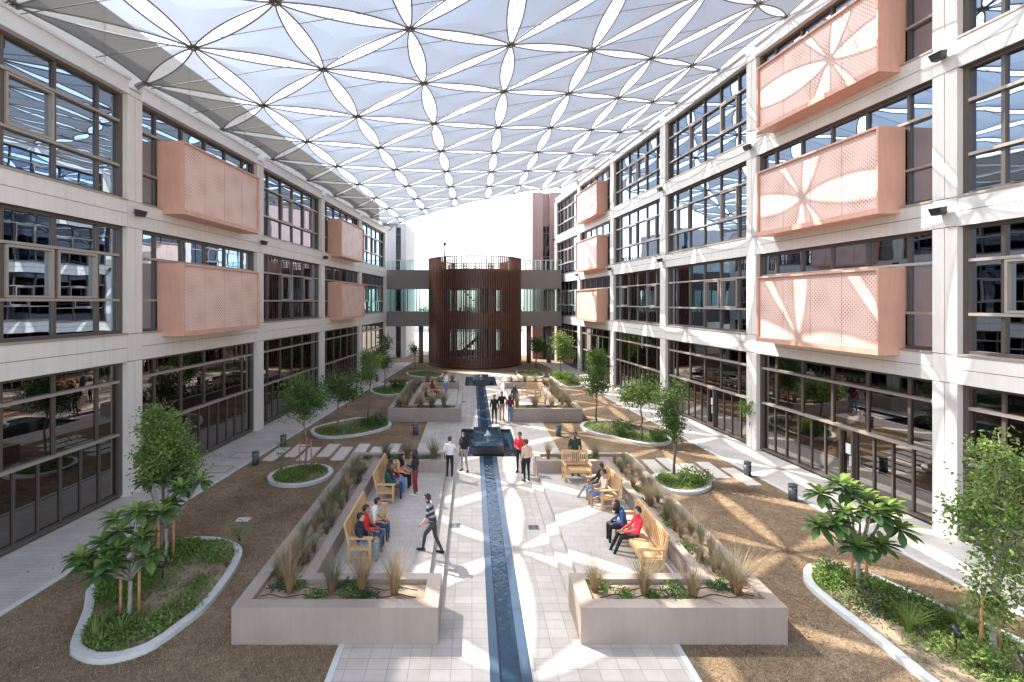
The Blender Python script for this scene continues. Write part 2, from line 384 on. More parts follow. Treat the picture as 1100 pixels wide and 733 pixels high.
def facade(side, piers, levels, roof, boxbays, root, rng):
    P = frame_of(side); hw = .36
    ends = (piers[0], piers[-1])
    # piers
    for i, y in enumerate(piers):
        mb = MB(); fbox(mb, P, y-hw+.02, y+hw-.02, -.5, -.03, 0, roof-.3, 1)
        z = 0.0
        for k, (sill, head) in enumerate(levels):
            nxt = levels[k+1][0] if k+1 < len(levels) else roof-.35
            zb = z; zt = head
            for a, b in ((y-hw, y-.012), (y+.012, y+hw)): fbox(mb, P, a, b, -.45, .0, zb+.012, zt-.012)
            fbox(mb, P, y-hw, y+hw, -.45, .004, zt+.012, nxt-.012)
            z = nxt
        mb.build('pier', [M_['panel'], M_['joint']], root)
        # floodlights at the spandrels
        for k in range(len(levels)-1):
            if k == 0 or rng.random() < .25: continue
            zf = (levels[k][1] + levels[k+1][0])/2 + .1
            mb = MB(); c = P(y, .02, zf)
            fbox(mb, P, y-.06, y+.06, .0, .18, zf-.03, zf+.03)
            q = [P(y-.2,.12,zf+.1),P(y+.2,.12,zf+.1),P(y+.14,.12,zf-.16),P(y-.14,.12,zf-.16),P(y-.2,.36,zf+.06),P(y+.2,.36,zf+.06),P(y+.14,.3,zf-.16),P(y-.14,.3,zf-.16)]
            mb.hexa(q); mb.build('floodlight', M_['black'], root)
    for bi in range(len(piers)-1):
        y0, y1 = piers[bi]+hw, piers[bi+1]-hw
        for k, (sill, head) in enumerate(levels):
            top = k == len(levels)-1
            nxt = roof-.42 if top else levels[k+1][0]
            # spandrel or eave beam
            mb = MB()
            if top:
                fbox(mb, P, y0-.02, y1+.02, -.5, .06, head, roof-.1); fbox(mb, P, y0-.02, y1+.02, -.5, .16, roof-.1, roof)
                mb.build('eave_beam', M_['beam'], root)
            else:
                zm = head + (nxt-head)*.5
                fbox(mb, P, y0, y1, -.46, -.03, head, nxt-.03, 1)
                fbox(mb, P, y0+.01, y1-.01, -.03, 0, head, zm-.01); fbox(mb, P, y0+.01, y1-.01, -.03, 0, zm+.01, nxt-.03)
                fbox(mb, P, y0, y1, -.46, .03, nxt-.03, nxt+.04, 2)
                mb.build('spandrel', [M_['panel'], M_['joint'], M_['bronze_light']], root)
            # window
            zs, zh = (sill+.04, head)
            fr = MB(); W_ = y1-y0
            fbox(fr, P, y0, y0+.16, -.44, -.2, zs, zh); fbox(fr, P, y1-.16, y1, -.44, -.2, zs, zh)
            fbox(fr, P, y0+.16, y1-.16, -.44, -.2, zh-.1, zh); fbox(fr, P, y0+.16, y1-.16, -.44, -.2, zs, zs+.1)
            a, b = y0+.16, y1-.16; e = .105*(b-a); step = (b-a-2*e)/4
            ms = [a+e+step*j for j in range(5)]
            edges = [a]+ms+[b]
            if k == 0:
                rows = [zs, 2.38, zh-.72, zh]
                for mm in ms: fbox(fr, P, mm-.05, mm+.05, -.44, -.27, 2.43, zh-.1)
                nl = 11
                lo = [a+(b-a)*j/nl for j in range(1, nl)]
                for mm in lo: fbox(fr, P, mm-.034, mm+.034, -.42, -.28, zs+.1, 2.33)
            else:
                rows = [zs, zs+(zh-zs)*.31, zs+(zh-zs)*.73, zh]
                for mm in ms: fbox(fr, P, mm-.05, mm+.05, -.44, -.25, zs+.1, zh-.1)
            for z in rows[1:3]: fbox(fr, P, a, b, -.41, -.18, z-.045, z+.045, 1)
            if k > 0:      # opening lights with a paler sash
                for j in rng.sample(range(1, 5), 2):
                    c0, c1, z0, z1 = edges[j]+.07, edges[j+1]-.07, rows[1]+.06, rows[2]-.06
                    for q in ((c0,c0+.07,z0,z1),(c1-.07,c1,z0,z1),(c0+.07,c1-.07,z0,z0+.07),(c0+.07,c1-.07,z1-.07,z1)): fbox(fr, P, q[0],q[1],-.35,-.19,q[2],q[3],1)
            wo = fr.build('window', [M_['bronze'], M_['bronze_light']], root)
            gl = MB()
            for ri in range(3):
                es = ([a]+lo+[b]) if (k == 0 and ri == 0) else edges
                for c0, c1 in zip(es, es[1:]):
                    j = [-.33 + rng.uniform(-.006,.006) for _ in range(4)]
                    q = [P(c0,j[0],rows[ri]),P(c1,j[1],rows[ri]),P(c1,j[2],rows[ri+1]),P(c0,j[0]+j[2]-j[1],rows[ri+1])]
                    gl.add(q, [(0,1,2,3) if side < 0 else (3,2,1,0)])
            gl.build('glass', M_['glass_dark'] if k == 0 else M_['glass'], wo)
            if k == 0 and rng.random() < .7:     # a door leaf with notice and handle
                j = rng.randrange(3, 8); c0, c1 = a+(b-a)*j/11+.05, a+(b-a)*(j+1)/11-.05
                d = MB()
                for q in ((c0,c0+.08,zs+.1,2.33),(c1-.08,c1,zs+.1,2.33),(c0+.08,c1-.08,zs+.1,zs+.28),(c0+.08,c1-.08,2.25,2.33)): fbox(d, P, q[0],q[1],-.36,-.185,q[2],q[3])
                do = d.build('door', M_['bronze'], root)
                hb = MB(); fbox(hb, P, c0+.03, c0+.06, -.185, -.11, .95, 1.35); hb.build('handle', M_['beam'], do)
                nb = MB(); fbox(nb, P, (c0+c1)/2-.13, (c0+c1)/2+.13, -.322, -.316, 1.35, 1.75); nb.build('notice', M_['white'], do)
            # blinds inside some windows
            if k > 0 and rng.random() < .6:
                bl = MB()
                for j in range(6):
                    if rng.random() < .5:
                        zz = zs + (zh-zs)*rng.choice([.0, .31, .31, .73]); fbox(bl, P, edges[j]+.05, edges[j+1]-.05, -.62, -.6, zz, zh)
                if bl.v: bl.build('blind', M_['blind'], root)
            # sunscreen box
            if bi in boxbays and k > 0:
                far_end = -1.0 if side > 0 else .25
                b0, b1 = y0+1.05, y1+ (-1.5 if side > 0 else -1.15)
                z0, z1 = sill-.2, sill+2.78; D = .9 if side > 0 else .78
                bx = MB()
                fbox(bx, P, b0, b1, -.2, D+.05, z1-.07, z1); fbox(bx, P, b0, b1, -.2, D+.05, z0, z0+.2)
                fbox(bx, P, b0, b0+.06, -.2, D+.05, z0+.2, z1-.07); fbox(bx, P, b1-.06, b1, -.2, D+.05, z0+.2, z1-.07)
                bo = bx.build('sunscreen_box', M_['copper'], root)
                nP = 4
                for j in range(nP):
                    c0 = b0+.06+(b1-b0-.12)*j/nP; c1 = b0+.06+(b1-b0-.12)*(j+1)/nP
                    pn = MB(); fbox(pn, P, c0+.012, c1-.012, D-.09, D-.05, z0+.2, z1-.07); pn.build('perforated_panel', M_['perf'], bo)
    # inner floors, back wall, partitions, roof, end walls
    ya, yb = ends[0]-hw, ends[1]+hw
    for k, (sill, head) in enumerate(levels):
        top = k == len(levels)-1
        mb = MB(); fbox(mb, P, ya+.01, yb-.01, -9, -.52, head+.02, roof if top else levels[k+1][0]-.02)
        mb.build('roof_slab' if top else 'floor_slab', M_['interior'], root)
    mb = MB(); fbox(mb, P, ya, yb, -9.3, -9.0, 0, roof); mb.build('back_wall', M_['interior'], root)
    mb = MB()
    for y in piers[1:-1]:
        for k, (sill, head) in enumerate(levels):
            if rng.random() < .7: fbox(mb, P, y-.08, y+.08, -8.9, -2.4 if k == 0 else -.56, sill, head+.02)
    mb.build('partition_wall', M_['interior'], root)
    for y in ends:
        mb = MB(); yy = y-hw if y == ends[0] else y+hw
        fbox(mb, P, yy-.15, yy+.15, -9.3, -.52, 0, roof); mb.build('end_wall', M_['panel'], root)
    mb = MB(); fbox(mb, P, ya, yb, -9.0, -.45, 0.0, .03); mb.build('ground_floor', M_['interior_floor'], root)

LP = [18.4+9.2*k for k in range(-2, 5)]; RP = [15.15+8.93*k for k in range(-2, 6)]
LL = [(0.05,5.06),(6.09,10.09),(11.09,15.05)]; RL = [(0.05,4.785),(5.67,9.61),(10.51,14.45),(15.35,19.3)]
left = thing('academic_building', 'three storey off white panel building on the shaded left side of the courtyard', 'building', (XL(28)-4, 28, 0))
facade(1, LP, LL, 15.65, {2, 4}, left, random.Random(3))
P = frame_of(1)
mb = MB(); fbox(mb, P, -2, 55, -1.3, -.7, 15.6, 18.2)
for k in range(12): fbox(mb, P, -1+k*4.7, -.6+k*4.7, -.7, -.64, 15.66, 18.15)
mb.build('roof_screen', M_['screen'], left)
right = thing('academic_building', 'four storey off white panel building in sun on the right side of the courtyard', 'building', (XR(28)+4, 28, 0))
facade(-1, RP, RL, 19.9, {2, 5}, right, random.Random(5))

# ------------------------------------------------------------------ canopy
can = thing('courtyard_canopy', 'translucent mesh canopy with white leaf shaped openings stretched between the two roofs', 'canopy', (0, 24, 15.6))
COLX = {-4:-12.6,-3:-9.2,-2:-5.8,-1:-2.15,0:1.6,1:5.25,2:8.6,3:11.4,4:14.2}
COLB = {-4:13.8,-3:16.6,-2:19.4,-1:22.0,0:24.3,1:25.9,2:27.7,3:29.3,4:31.0}
def edgeY(x): return 49.2 + (.034*(x-5)**2 if x < 5 else .05*(x-5)**2)
def node(i, j):
    y = COLB[i] + 5.0*(j-1) + (.6 if j < 1 else 0)
    x = 1.6 + (COLX[i]-1.6)*(1-(.009 if i > 0 else .0045)*(y-24))
    if i == -4: x = XL(y)+.12
    if i == 4: x = XR(y)-.12
    if i == -4: return Vector((x, y, 15.75))
    if i == 4: return Vector((x, y, 20.0))
    x = max(x, XL(y)+.9); x = min(x, XR(y)-.9)
    return Vector((x, y, 17.58+.165*x))
N = {}
for i in range(-4, 5):
    js = [j for j in range(-6, 14) if 3 < COLB[i]+5*(j-1) < 70]
    for j in js:
        p = node(i, j); e = edgeY(p.x)
        if p.y > e+2.6: continue
        if p.y > e-2.4:
            p = Vector((p.x, e, p.z)); N[i, j] = p; break
        N[i, j] = p
tris = []; edges = {}
def ek(a, b): return (a, b) if a < b else (b, a)
for (i, j) in list(N):
    for t in (((i,j),(i+1,j),(i,j+1)), ((i+1,j),(i+1,j+1),(i,j+1))):
        if all(q in N for q in t):
            tris.append(t)
            for a, b in ((t[0],t[1]),(t[1],t[2]),(t[2],t[0])): edges.setdefault(ek(a,b), []).append(t)
def rim_pair(a, b): return a[0] == b[0] and abs(a[0]) == 4
def arc(a, b, toward, w, n=12):
    A, B = N[a], N[b]; t = (B-A); L = t.length; t = t/L
    s = Vector((toward.x-A.x, toward.y-A.y, toward.z-A.z)); s = s - t*s.dot(t); s.normalize()
    return [A + t*L*u + s*w*(math.sin(math.pi*u)**.75) for u in [k/n for k in range(n+1)]]
PW = .32
mem = MB()
for t in tris:
    c = (N[t[0]]+N[t[1]]+N[t[2]])/3; bd = []
    for a, b in ((t[0],t[1]),(t[1],t[2]),(t[2],t[0])):
        single = len(edges[ek(a,b)]) == 1
        w = .3 if single else PW*min(1, (N[b]-N[a]).length/4.6)
        bd += arc(a, b, c, w)[:-1]
    n = len(bd); rings = [bd]
    for f in (.34, .68): rings.append([p.lerp(c, f) + Vector((0,0,-.10*math.sin(f*math.pi/2))) for p in bd])
    vs = [tuple(p) for r in rings for p in r] + [tuple(c + Vector((0,0,-.10)))]
    fs = []
    for r in range(2):
        for k in range(n): fs.append((r*n+k, r*n+(k+1) % n, (r+1)*n+(k+1) % n, (r+1)*n+k))
    for k in range(n): fs.append((2*n+k, 2*n+(k+1) % n, 3*n))
    mem.add(vs, fs, 0, True)
mem.build('membrane', M_['fabric'], can)
pet = []
for (a, b), ts in edges.items():
    mid = (N[a]+N[b])/2
    vis = mid.y > 12 and abs(mid.x) < mid.y*1.3
    pet.append(((mid - Vector((0,0,7.3))).length + (0 if vis else 500), a, b, ts))
pet.sort(key=lambda q: q[0])
rest = MB(); done = 0
for dist, a, b, ts in pet:
    mb = MB() if done < 96 and dist < 400 else rest
    A, B = N[a], N[b]
    cs = [(N[t[0]]+N[t[1]]+N[t[2]])/3 for t in ts]
    w = .3 if len(ts) == 1 else PW*min(1, (B-A).length/4.6)
    for c in cs:
        mb.tube(arc(a, b, c, w), .031, 5, sm=True)
    if len(ts) == 2 and a[0] == 0 and b[0] == 0: mb.tube([A, B], .016, 4)
    if mb is not rest:
        mb.build('petal_frame', M_['steel'], can); done += 1
tag(rest.build('petal_frame', M_['steel'], can), kind='stuff')
nd_ = sorted(N.items(), key=lambda q: (q[1]-Vector((0,0,7.3))).length + (0 if q[1].y > 10 else 500))
rest = MB()
for idx, (k, p) in enumerate(nd_):
    mb = MB() if idx < 60 else rest
    ring = [p + Vector((.17*math.cos(q), .17*math.sin(q), .165*.17*math.cos(q))) for q in [math.pi*2*u/12 for u in range(13)]]
    mb.tube(ring, .028, 5); mb.tube([p+Vector((0,0,-.1)), p+Vector((0,0,.12))], .05, 6)
    if abs(k[0]) == 4:   # strut down to the eave
        s_ = 1 if k[0] < 0 else -1
        mb.bar(p, p+Vector((-.3*s_, 0, -.22)), .14, .1); mb.bar(p+Vector((0,-.25,-.08)), p+Vector((-.25*s_,-.25,-.2)), .1, .1)
    if mb is not rest: mb.build('canopy_joint', M_['steel'], can)
if rest.v: tag(rest.build('canopy_joint', M_['steel'], can), kind='stuff')
for k in range(0, 20):          # tie cables run straight across, over every row of joints
    y = 2.5*k + 6.3
    if y > 48: break
    pts = []
    for u in range(13):
        x = XL(y)+.3 + (XR(y)-XL(y)-.6)*u/12; pts.append((x, y, 17.62+.165*x))
    mb = MB(); mb.tube(pts, .016, 4); mb.build('tie_cable', M_['steel'], can)

# ------------------------------------------------------------------ stair tower, bridges, far blocks
TC = Vector((.35, 57.5, 0)); TR = 5.55
tow = thing('stair_tower', 'round stair tower wrapped in dark copper brown vertical fins at the courtyard end', 'tower', TC)
def ringwall(mb, r0, r1, z0, z1, n=96, a0=0, a1=2*math.pi, m=0):
    for k in range(n):
        p, q = a0+(a1-a0)*k/n, a0+(a1-a0)*(k+1)/n
        c = lambda r, a, z: (TC.x+r*math.cos(a), TC.y+r*math.sin(a), z)
        mb.hexa([c(r0,p,z0),c(r1,p,z0),c(r1,q,z0),c(r0,q,z0),c(r0,p,z1),c(r1,p,z1),c(r1,q,z1),c(r0,q,z1)], m)
mb = MB()
for k in range(124):
    a = 2*math.pi*(k+.5)/124; d = Vector((math.cos(a), math.sin(a), 0))
    mb.bar(TC+d*(TR-.14)+Vector((0,0,.25)), TC+d*(TR-.14)+Vector((0,0,12.3)), .07, .17, up=tuple(d))
mb.build('vertical_fins', M_['fin'], tow)
for z0, z1 in ((12.22, 12.3), (.2, .3)):
    mb = MB(); ringwall(mb, TR-.3, TR-.0, z0, z1); mb.build('fin_rail', M_['fin'], tow)
for z0, z1 in ((.25, 1.1), (4.3, 6.1), (8.75, 10.9)):
    mb = MB(); ringwall(mb, TR-.55, TR-.32, z0, z1); mb.build('drum_band', M_['drum'], tow)
for z0, z1 in ((1.1, 4.3), (6.1, 8.75)):
    for a0, a1 in ((math.radians(180+48-90+90-0), math.radians(312)), ):
        mb = MB(); ringwall(mb, TR-.5, TR-.47, z0, z1, 40, math.radians(216), math.radians(324)); fo = mb.build('glazing', M_['glass_tower'], tow)
        fr = MB()
        for k in range(19):
            a = math.radians(216+6*k); d = Vector((math.cos(a), math.sin(a), 0)); fr.bar(TC+d*(TR-.48)+Vector((0,0,z0)), TC+d*(TR-.48)+Vector((0,0,z1)), .06, .12, up=tuple(d))
        fr.build('mullion', M_['bronze'], fo)
    mb = MB(); ringwall(mb, TR-.55, TR-.32, z0, z1, 70, math.radians(-36), math.radians(38)); ringwall(mb, TR-.55, TR-.32, z0, z1, 70, math.radians(142), math.radians(216)); mb.build('drum_wall', M_['drum'], tow)
for z in (.1, 5.1, 9.9):
    mb = MB(); mb.prism([(TC.x+(TR-.6)*math.cos(a), TC.y+(TR-.6)*math.sin(a)) for a in [2*math.pi*k/48 for k in range(48)]], z, z+.3); mb.build('floor_slab', M_['interior'], tow)
mb = MB()
for k in range(14):
    x = -2.6+k*.36; mb.box(TC.x+x, TC.x+x+.36, 55.2, 56.6, .4+k*.33, .55+k*.33)
mb.bar((TC.x-2.6,55.2,.6), (TC.x+2.4,55.2,5.2), .08, .3); mb.bar((TC.x-2.6,55.2,1.5), (TC.x+2.4,55.2,6.1), .05, .05)
for k in range(14):
    x = 2.2-k*.36; mb.box(TC.x+x-.36, TC.x+x, 57.2, 58.6, 5.4+k*.33, 5.55+k*.33)
mb.build('staircase', M_['black'], tow)
mb = MB(); mb.box(TC.x+.2,TC.x+2.6,58.7,60.6,.4,9.9); mb.build('lift_core', M_['bridge'], tow)
mb = MB(); mb.box(TC.x-3.4,TC.x-2.9,56.9,57.4,.4,9.9); mb.build('column', M_['interior'], tow)
mb = MB()
ringwall(mb, TR-1.0, TR-.97, 11.15, 11.2, 48); 
for k in range(24):
    a = 2*math.pi*k/24; d = Vector((math.cos(a), math.sin(a), 0)); mb.bar(TC+d*(TR-.98)+Vector((0,0,10.2)), TC+d*(TR-.98)+Vector((0,0,11.9)), .05, .05)
ringwall(mb, TR-1.0, TR-.95, 11.85, 11.9, 48); mb.build('roof_railing', M_['black'], tow)
mb = MB(); mb.tube([(TC.x-3.4,54.3,10.2),(TC.x-3.4,54.3,13.7)], .09, 8); mb.box(TC.x-3.55,TC.x-3.25,54.15,54.5,13.62,13.95); mb.build('lamp_post', M_['black'], tow)
mb = MB(); mb.prism([(TC.x+(TR-.3)*math.cos(a), TC.y+(TR-.3)*math.sin(a)) for a in [2*math.pi*k/64 for k in range(64)]], 0, .2); mb.build('plinth', M_['drum'], tow)

def bridge(x0, x1, label, rail_out):
    b = thing('footbridge', label, 'bridge', ((x0+x1)/2, 57.5, 4.4))
    ya, yb = 56.2, 59.6
    mb = MB(); mb.box(x0,x1,ya,yb,4.45,6.15); 
    k = 0
    mb.build('floor_band', M_['bridge'], b)
    mb = MB(); mb.box(x0,x1,ya,yb,8.8,11.0); mb.build('roof_band', M_['bridge'], b)
    fr = MB(); n = 6
    for yy in (ya+.05, yb-.05):
        for k in range(n+1):
            x = x0+(x1-x0)*k/n; fr.box(x-.05,x+.05,yy-.06,yy+.06,6.15,8.8)
    wo = fr.build('window', M_['bronze'], b)
    for yy in (ya+.05, yb-.05):
        gl = MB(); gl.add([(x0,yy,6.15),(x1,yy,6.15),(x1,yy,8.8),(x0,yy,8.8)], [(0,1,2,3)]); gl.build('glass', M_['glass_teal'], wo)
    mb = MB()
    for k in range(9):
        x = x0+(x1-x0)*k/8; mb.box(x-.03,x+.03,ya+.1,ya+.16,11.0,12.1)
    mb.box(x0,x1,ya+.1,ya+.16,12.1,12.16); ro = mb.build('railing', M_['beam'], b)
    gl = MB(); gl.add([(x0,ya+.13,11.05),(x1,ya+.13,11.05),(x1,ya+.13,12.1),(x0,ya+.13,12.1)], [(0,1,2,3)]); gl.build('rail_glass', M_['glass_teal'], ro)
    for x in (x0+1.2, x1-1.2):
        mb = MB(); mb.tube([(x,57.9,0),(x,57.9,4.45)], .28, 16); mb.build('support_column', M_['bridge'], b)
bridge(-14.0, -4.9, 'dark clad footbridge between the left building and the round brown tower', 1)
bridge(5.6, 10.4, 'dark clad footbridge between the round brown tower and the mauve block', -1)
bk = thing('tower_block', 'tall mauve brown clad block with a window slot behind the right footbridge', 'building', (10.5, 66, 0))
mb = MB(); mb.box(7.75,9.1,62,72,0,21.3); mb.box(9.95,16,62,72,0,21.3); mb.box(9.1,9.95,62.5,72,0,21.3); mb.build('wall', M_['mauve'], bk)
mb = MB()
for z in range(1, 17, 3): mb.box(9.1,9.95,62.25,62.5,z,z+.15)
mb.box(9.5,9.56,62.25,62.5,0,17); wo = mb.build('window', M_['bronze'], bk)
mb = MB(); mb.add([(9.1,62.4,0),(9.95,62.4,0),(9.95,62.4,17),(9.1,62.4,17)], [(0,1,2,3)]); mb.build('glass', M_['glass'], wo)
bk = thing('tower_block', 'pale grey block with a tall dark window strip behind the left footbridge', 'building', (-13, 66, 0))
mb = MB(); mb.box(-18,-9.9,63,73,0,17.5); mb.box(-9.25,-8.6,63,73,0,17.5); mb.box(-9.9,-9.25,63.4,73,0,17.5); mb.build('wall', M_['greyblock'], bk)
mb = MB()
for z in range(0, 17, 2): mb.box(-9.9,-9.25,63.2,63.4,z,z+.1)
wo = mb.build('window', M_['bronze'], bk)
mb = MB(); mb.add([(-9.9,63.3,0),(-9.25,63.3,0),(-9.25,63.3,17),(-9.9,63.3,17)], [(0,1,2,3)]); mb.build('glass', M_['glass'], wo)
# boundary wall far beyond
fw = thing('boundary_wall', 'long pale perimeter wall standing on the sand beyond the footbridge', 'wall', (0, 118, 0))
mb = MB(); mb.box(-90,90,118,118.3,0,2.1); mb.build('wall_panel', M_['kerb'], fw)
for k in range(31):
    mb = MB(); mb.box(-90.2+k*6,-89.8+k*6,117.9,118.4,0,2.5); mb.build('pillar', M_['slab'], fw)

r = random.Random(99); mb = MB()
for k in range(150):
    y = r.uniform(150, 420); x = r.uniform(-1.1, 1.1)*y; h = r.uniform(2, 5.5); w = h*r.uniform(.5, 1.1)
    for _ in range(70):
        d = rdir(r) if 'rdir' in globals() else Vector((r.gauss(0,1), r.gauss(0,1), r.gauss(0,1))).normalized()
        c = Vector((x+d.x*w, y+d.y*w, h*.5+d.z*h*.5)); e = Vector((r.gauss(0,1), r.gauss(0,1), r.gauss(0,1))).normalized(); s_ = e.orthogonal().normalized()
        mb.add([tuple(c-s_*.45), tuple(c+e*.9), tuple(c+s_*.45), tuple(c-e*.5)], [(0,1,2,3)])
tag(mb.build('distant_scrub', M_['leaf_dark']), 'dark green scrub and trees scattered over the far desert', 'vegetation', kind='stuff')

# ------------------------------------------------------------------ planters, terraces
PH = .79
def planter(mirror, dy, label):
    mx = (lambda x: 1.6-x) if mirror else (lambda x: x)
    def bx(mb, x0, x1, y0, y1, z0, z1, m=0):
        a, b = sorted((mx(x0), mx(x1))); mb.box(a, b, y0+dy, y1+dy, z0, z1, m)
    t = thing('planter', label, 'planter', (mx(-3), 15.6+dy, 0))
    mb = MB()
    bx(mb,-5.12,-.72,10.3,10.6,0,PH); bx(mb,-5.12,-4.82,10.6,20.95,0,PH)
    bx(mb,-1.05,-.72,10.6,11.62,0,PH); bx(mb,-4.02,-1.05,11.36,11.62,0,PH); bx(mb,-4.02,-3.74,11.62,19.77,0,PH)
    bx(mb,-4.02,-1.05,19.77,20.02,0,PH); bx(mb,-4.82,-1.05,20.7,20.95,0,PH); bx(mb,-1.3,-1.05,20.02,20.7,0,PH)
    mb.build('planter_wall', M_['concrete'], t)
    mb = MB()
    bx(mb,-4.82,-1.05,10.6,11.36,0,.68); bx(mb,-4.82,-4.02,11.36,20.02,0,.68); bx(mb,-4.82,-1.3,20.02,20.7,0,.68)
    mb.build('soil', M_['soil'], t)
    if not mirror or True:
        hs = MB()
        for off in (.28, .55):
            pts = []
            for k in range(24):
                u = k/23; pts.append((mx(-4.75+3.5*u), 10.6+off+.06*math.sin(k*1.3)+dy, .69))
            hs.tube(pts, .008, 5)
        for off in (.25, .55):
            hs.tube([(mx(-4.82+off+.05*math.sin(k)), 11+k*.45+dy, .69) for k in range(20)], .008, 5)
        hs.build('drip_hose', M_['hose'], t)
    mb = MB(); bx(mb,-3.74,-1.1,11.62,19.77,0,.32); S('terrace_paving', mb, M_['terrace'])
    mb = MB(); bx(mb,-1.1,-.75,11.62,19.77,0,.16); S('terrace_step', mb, M_['terrace'])
for mir, dy, lab in ((0,0,'beige U shaped planter on the near left, its front wall facing the camera in shade'),
                     (1,0,'beige U shaped planter on the near right, sunlit rim beside the brown lawn'),
                     (0,19.1,'beige U shaped planter on the far left, beyond the left stepping slabs'),
                     (1,19.1,'beige U shaped planter on the far right, beyond the right stepping slabs')):
    planter(mir, dy, lab)

# fountains
def fountain(dy, label):
    t = thing('fountain', label, 'fountain', (.8, 25.2+dy, 0))
    mb = MB(); x0,x1,y0,y1 = -.6,2.2,22.8+dy,27.7+dy
    mb.box(x0,x1,y0,y1,-.62,-.55)
    mb.box(x0,x0+.1,y0,y1,-.55,.02); mb.box(x1-.1,x1,y0,y1,-.55,.02); mb.box(x0+.1,x1-.1,y0,y0+.1,-.55,.02); mb.box(x0+.1,x1-.1,y1-.1,y1,-.55,.02)
    mb.build('basin', M_['stone_black'], t)
    mb = MB(); mb.quadsheet([(x0+.1,x1-.1,y0+.1,y1-.1)], -.14); mb.build('pool_water', M_['water'], t)
    mb = MB(); mb.box(.08,1.52,23.0+dy,26.4+dy,-.55,.44)
    mb.box(.08,.16,23.0+dy,26.4+dy,.44,.47); mb.box(1.44,1.52,23.0+dy,26.4+dy,.44,.47); mb.box(.16,1.44,26.32+dy,26.4+dy,.44,.47)
    bo = mb.build('fountain_block', M_['stone_black'], t)
    mb = MB(); mb.quadsheet([(.16,1.44,23.0+dy,26.32+dy)], .452); mb.build('water_film', M_['water'], bo)
    r = random.Random(4); mb = MB()
    for k in range(50):
        a = r.uniform(0, 6.28); d = r.uniform(0, .22); h = max(.02, .34*(1-d/.24))*r.uniform(.6, 1)
        mb.tube([(.8+d*.3*math.cos(a), 24.7+dy+d*.3*math.sin(a), .45), (.8+d*math.cos(a), 24.7+dy+d*math.sin(a), .45+h)], [.02,.012], 5)
    mb.build('water_jet', M_['white'], t)
fountain(0, 'black stone fountain block with bubbling jet in the nearer sunken pool')
fountain(19.2, 'black stone fountain block in the farther sunken pool before the round tower')

# ------------------------------------------------------------------ stepping slabs, bollards, drains, covers
sr = random.Random(11)
slabm = MB(); slabm.box(-.29,.29,-1.0,1.0,-.01,.035)
def slabs(xs, y, slope, group, label):
    base = None
    for k, x in enumerate(xs):
        o = slabm.build('paving_slab', M_['slab'], loc=(0,0,0)); o.data.name = 'paving_slab'
        o.location = (x, y + slope*x + (.42 if k % 2 else -.1), 0); o.rotation_euler.z = sr.uniform(-.03,.03)
        tag(o, label, 'paving slab', group)
slabs([-9.35-.0+.78*k for k in range(8)], 23.45, .02, 'stepping slabs across the left lawn', 'pale concrete stepping slab crossing the shaded left lawn')
slabs([4.95+.78*k for k in range(9)], 24.3, -.36, 'stepping slabs across the right lawn', 'pale concrete stepping slab crossing the sunny right lawn')
slabs([-8.0+.8*k for k in range(4)], 42.6, 0, 'stepping slabs across the far left lawn', 'pale concrete stepping slab on the far left lawn')
def bollard(x, y, label):
    t = thing('bollard_light', label, 'bollard', (x, y, 0), group='bollard lights along the lawns')
    mb = MB(); mb.tube([(0,0,0),(0,0,.46)], .145, 20); local(mb, 'post', M_['bollard'], t)
    mb = MB(); mb.tube([(0,0,.46),(0,0,.5)], .11, 20); local(mb, 'lamp_lens', M_['white'], t)
    mb = MB(); mb.tube([(0,0,.5),(0,0,.585),(0,0,.6)], [.15,.15,.12], 20); local(mb, 'cap', M_['bollard'], t)
for x, y, l in ((-9.7,21.7,'dark bollard light at the walkway edge nearest the round bed on the left'),
                (-9.5,24.4,'dark bollard light at the walkway end of the left stepping slabs'),
                (-3.1,26.6,'dark bollard light at the plaza corner of the left stepping slabs'),
                (-8.7,44.3,'small dark bollard light far along the left walkway'),
                (11.55,20.3,'dark bollard light at the walkway end of the right stepping slabs'),
                (4.7,26.3,'dark bollard light in front of the far right planter wall'),
                (9.35,45.1,'small dark bollard light far along the right walkway'),
                (11.8,17.8,'dark bollard light beside the right walkway nearest the plumeria'),
                ): bollard(x, y, l)
for x, y, l in ((-.55,15.77,'square floor drain grating left of the water channel'),(1.99,15.65,'square floor drain grating right of the water channel'),(-.6,35.3,'small floor drain grating left of the far channel')):
    t = thing('floor_drain', l, 'drain', (x, y, 0))
    mb = MB(); mb.box(-.15,.15,-.15,.15,0,.012); local(mb, 'grate', M_['bollard'], t)
    mb = MB(); mb.box(-.012,.012,-.15,.15,.012,.016); mb.box(-.17,-.15,-.17,.17,0,.016); mb.box(.15,.17,-.17,.17,0,.016); local(mb, 'grate_frame', M_['steel'], t)
for x, y, l in ((-11.0,21.05,'square access cover let into the left walkway near the third window bay'),(-10.9,23.0,'square access cover in the left walkway beside the bollards'),(-10.35,31.0,'square access cover farther along the left walkway')):
    t = thing('access_cover', l, 'manhole cover', (x, y, 0))
    mb = MB(); mb.box(-.45,.45,-.4,.4,0,.013); local(mb, 'lid', M_['walk'], t)
    mb = MB(); mb.box(-.48,-.45,-.43,.43,0,.016); mb.box(.45,.48,-.43,.43,0,.016); mb.box(-.45,.45,-.43,-.4,0,.016); mb.box(-.45,.45,.4,.43,0,.016); local(mb, 'cover_frame', M_['bollard'], t)

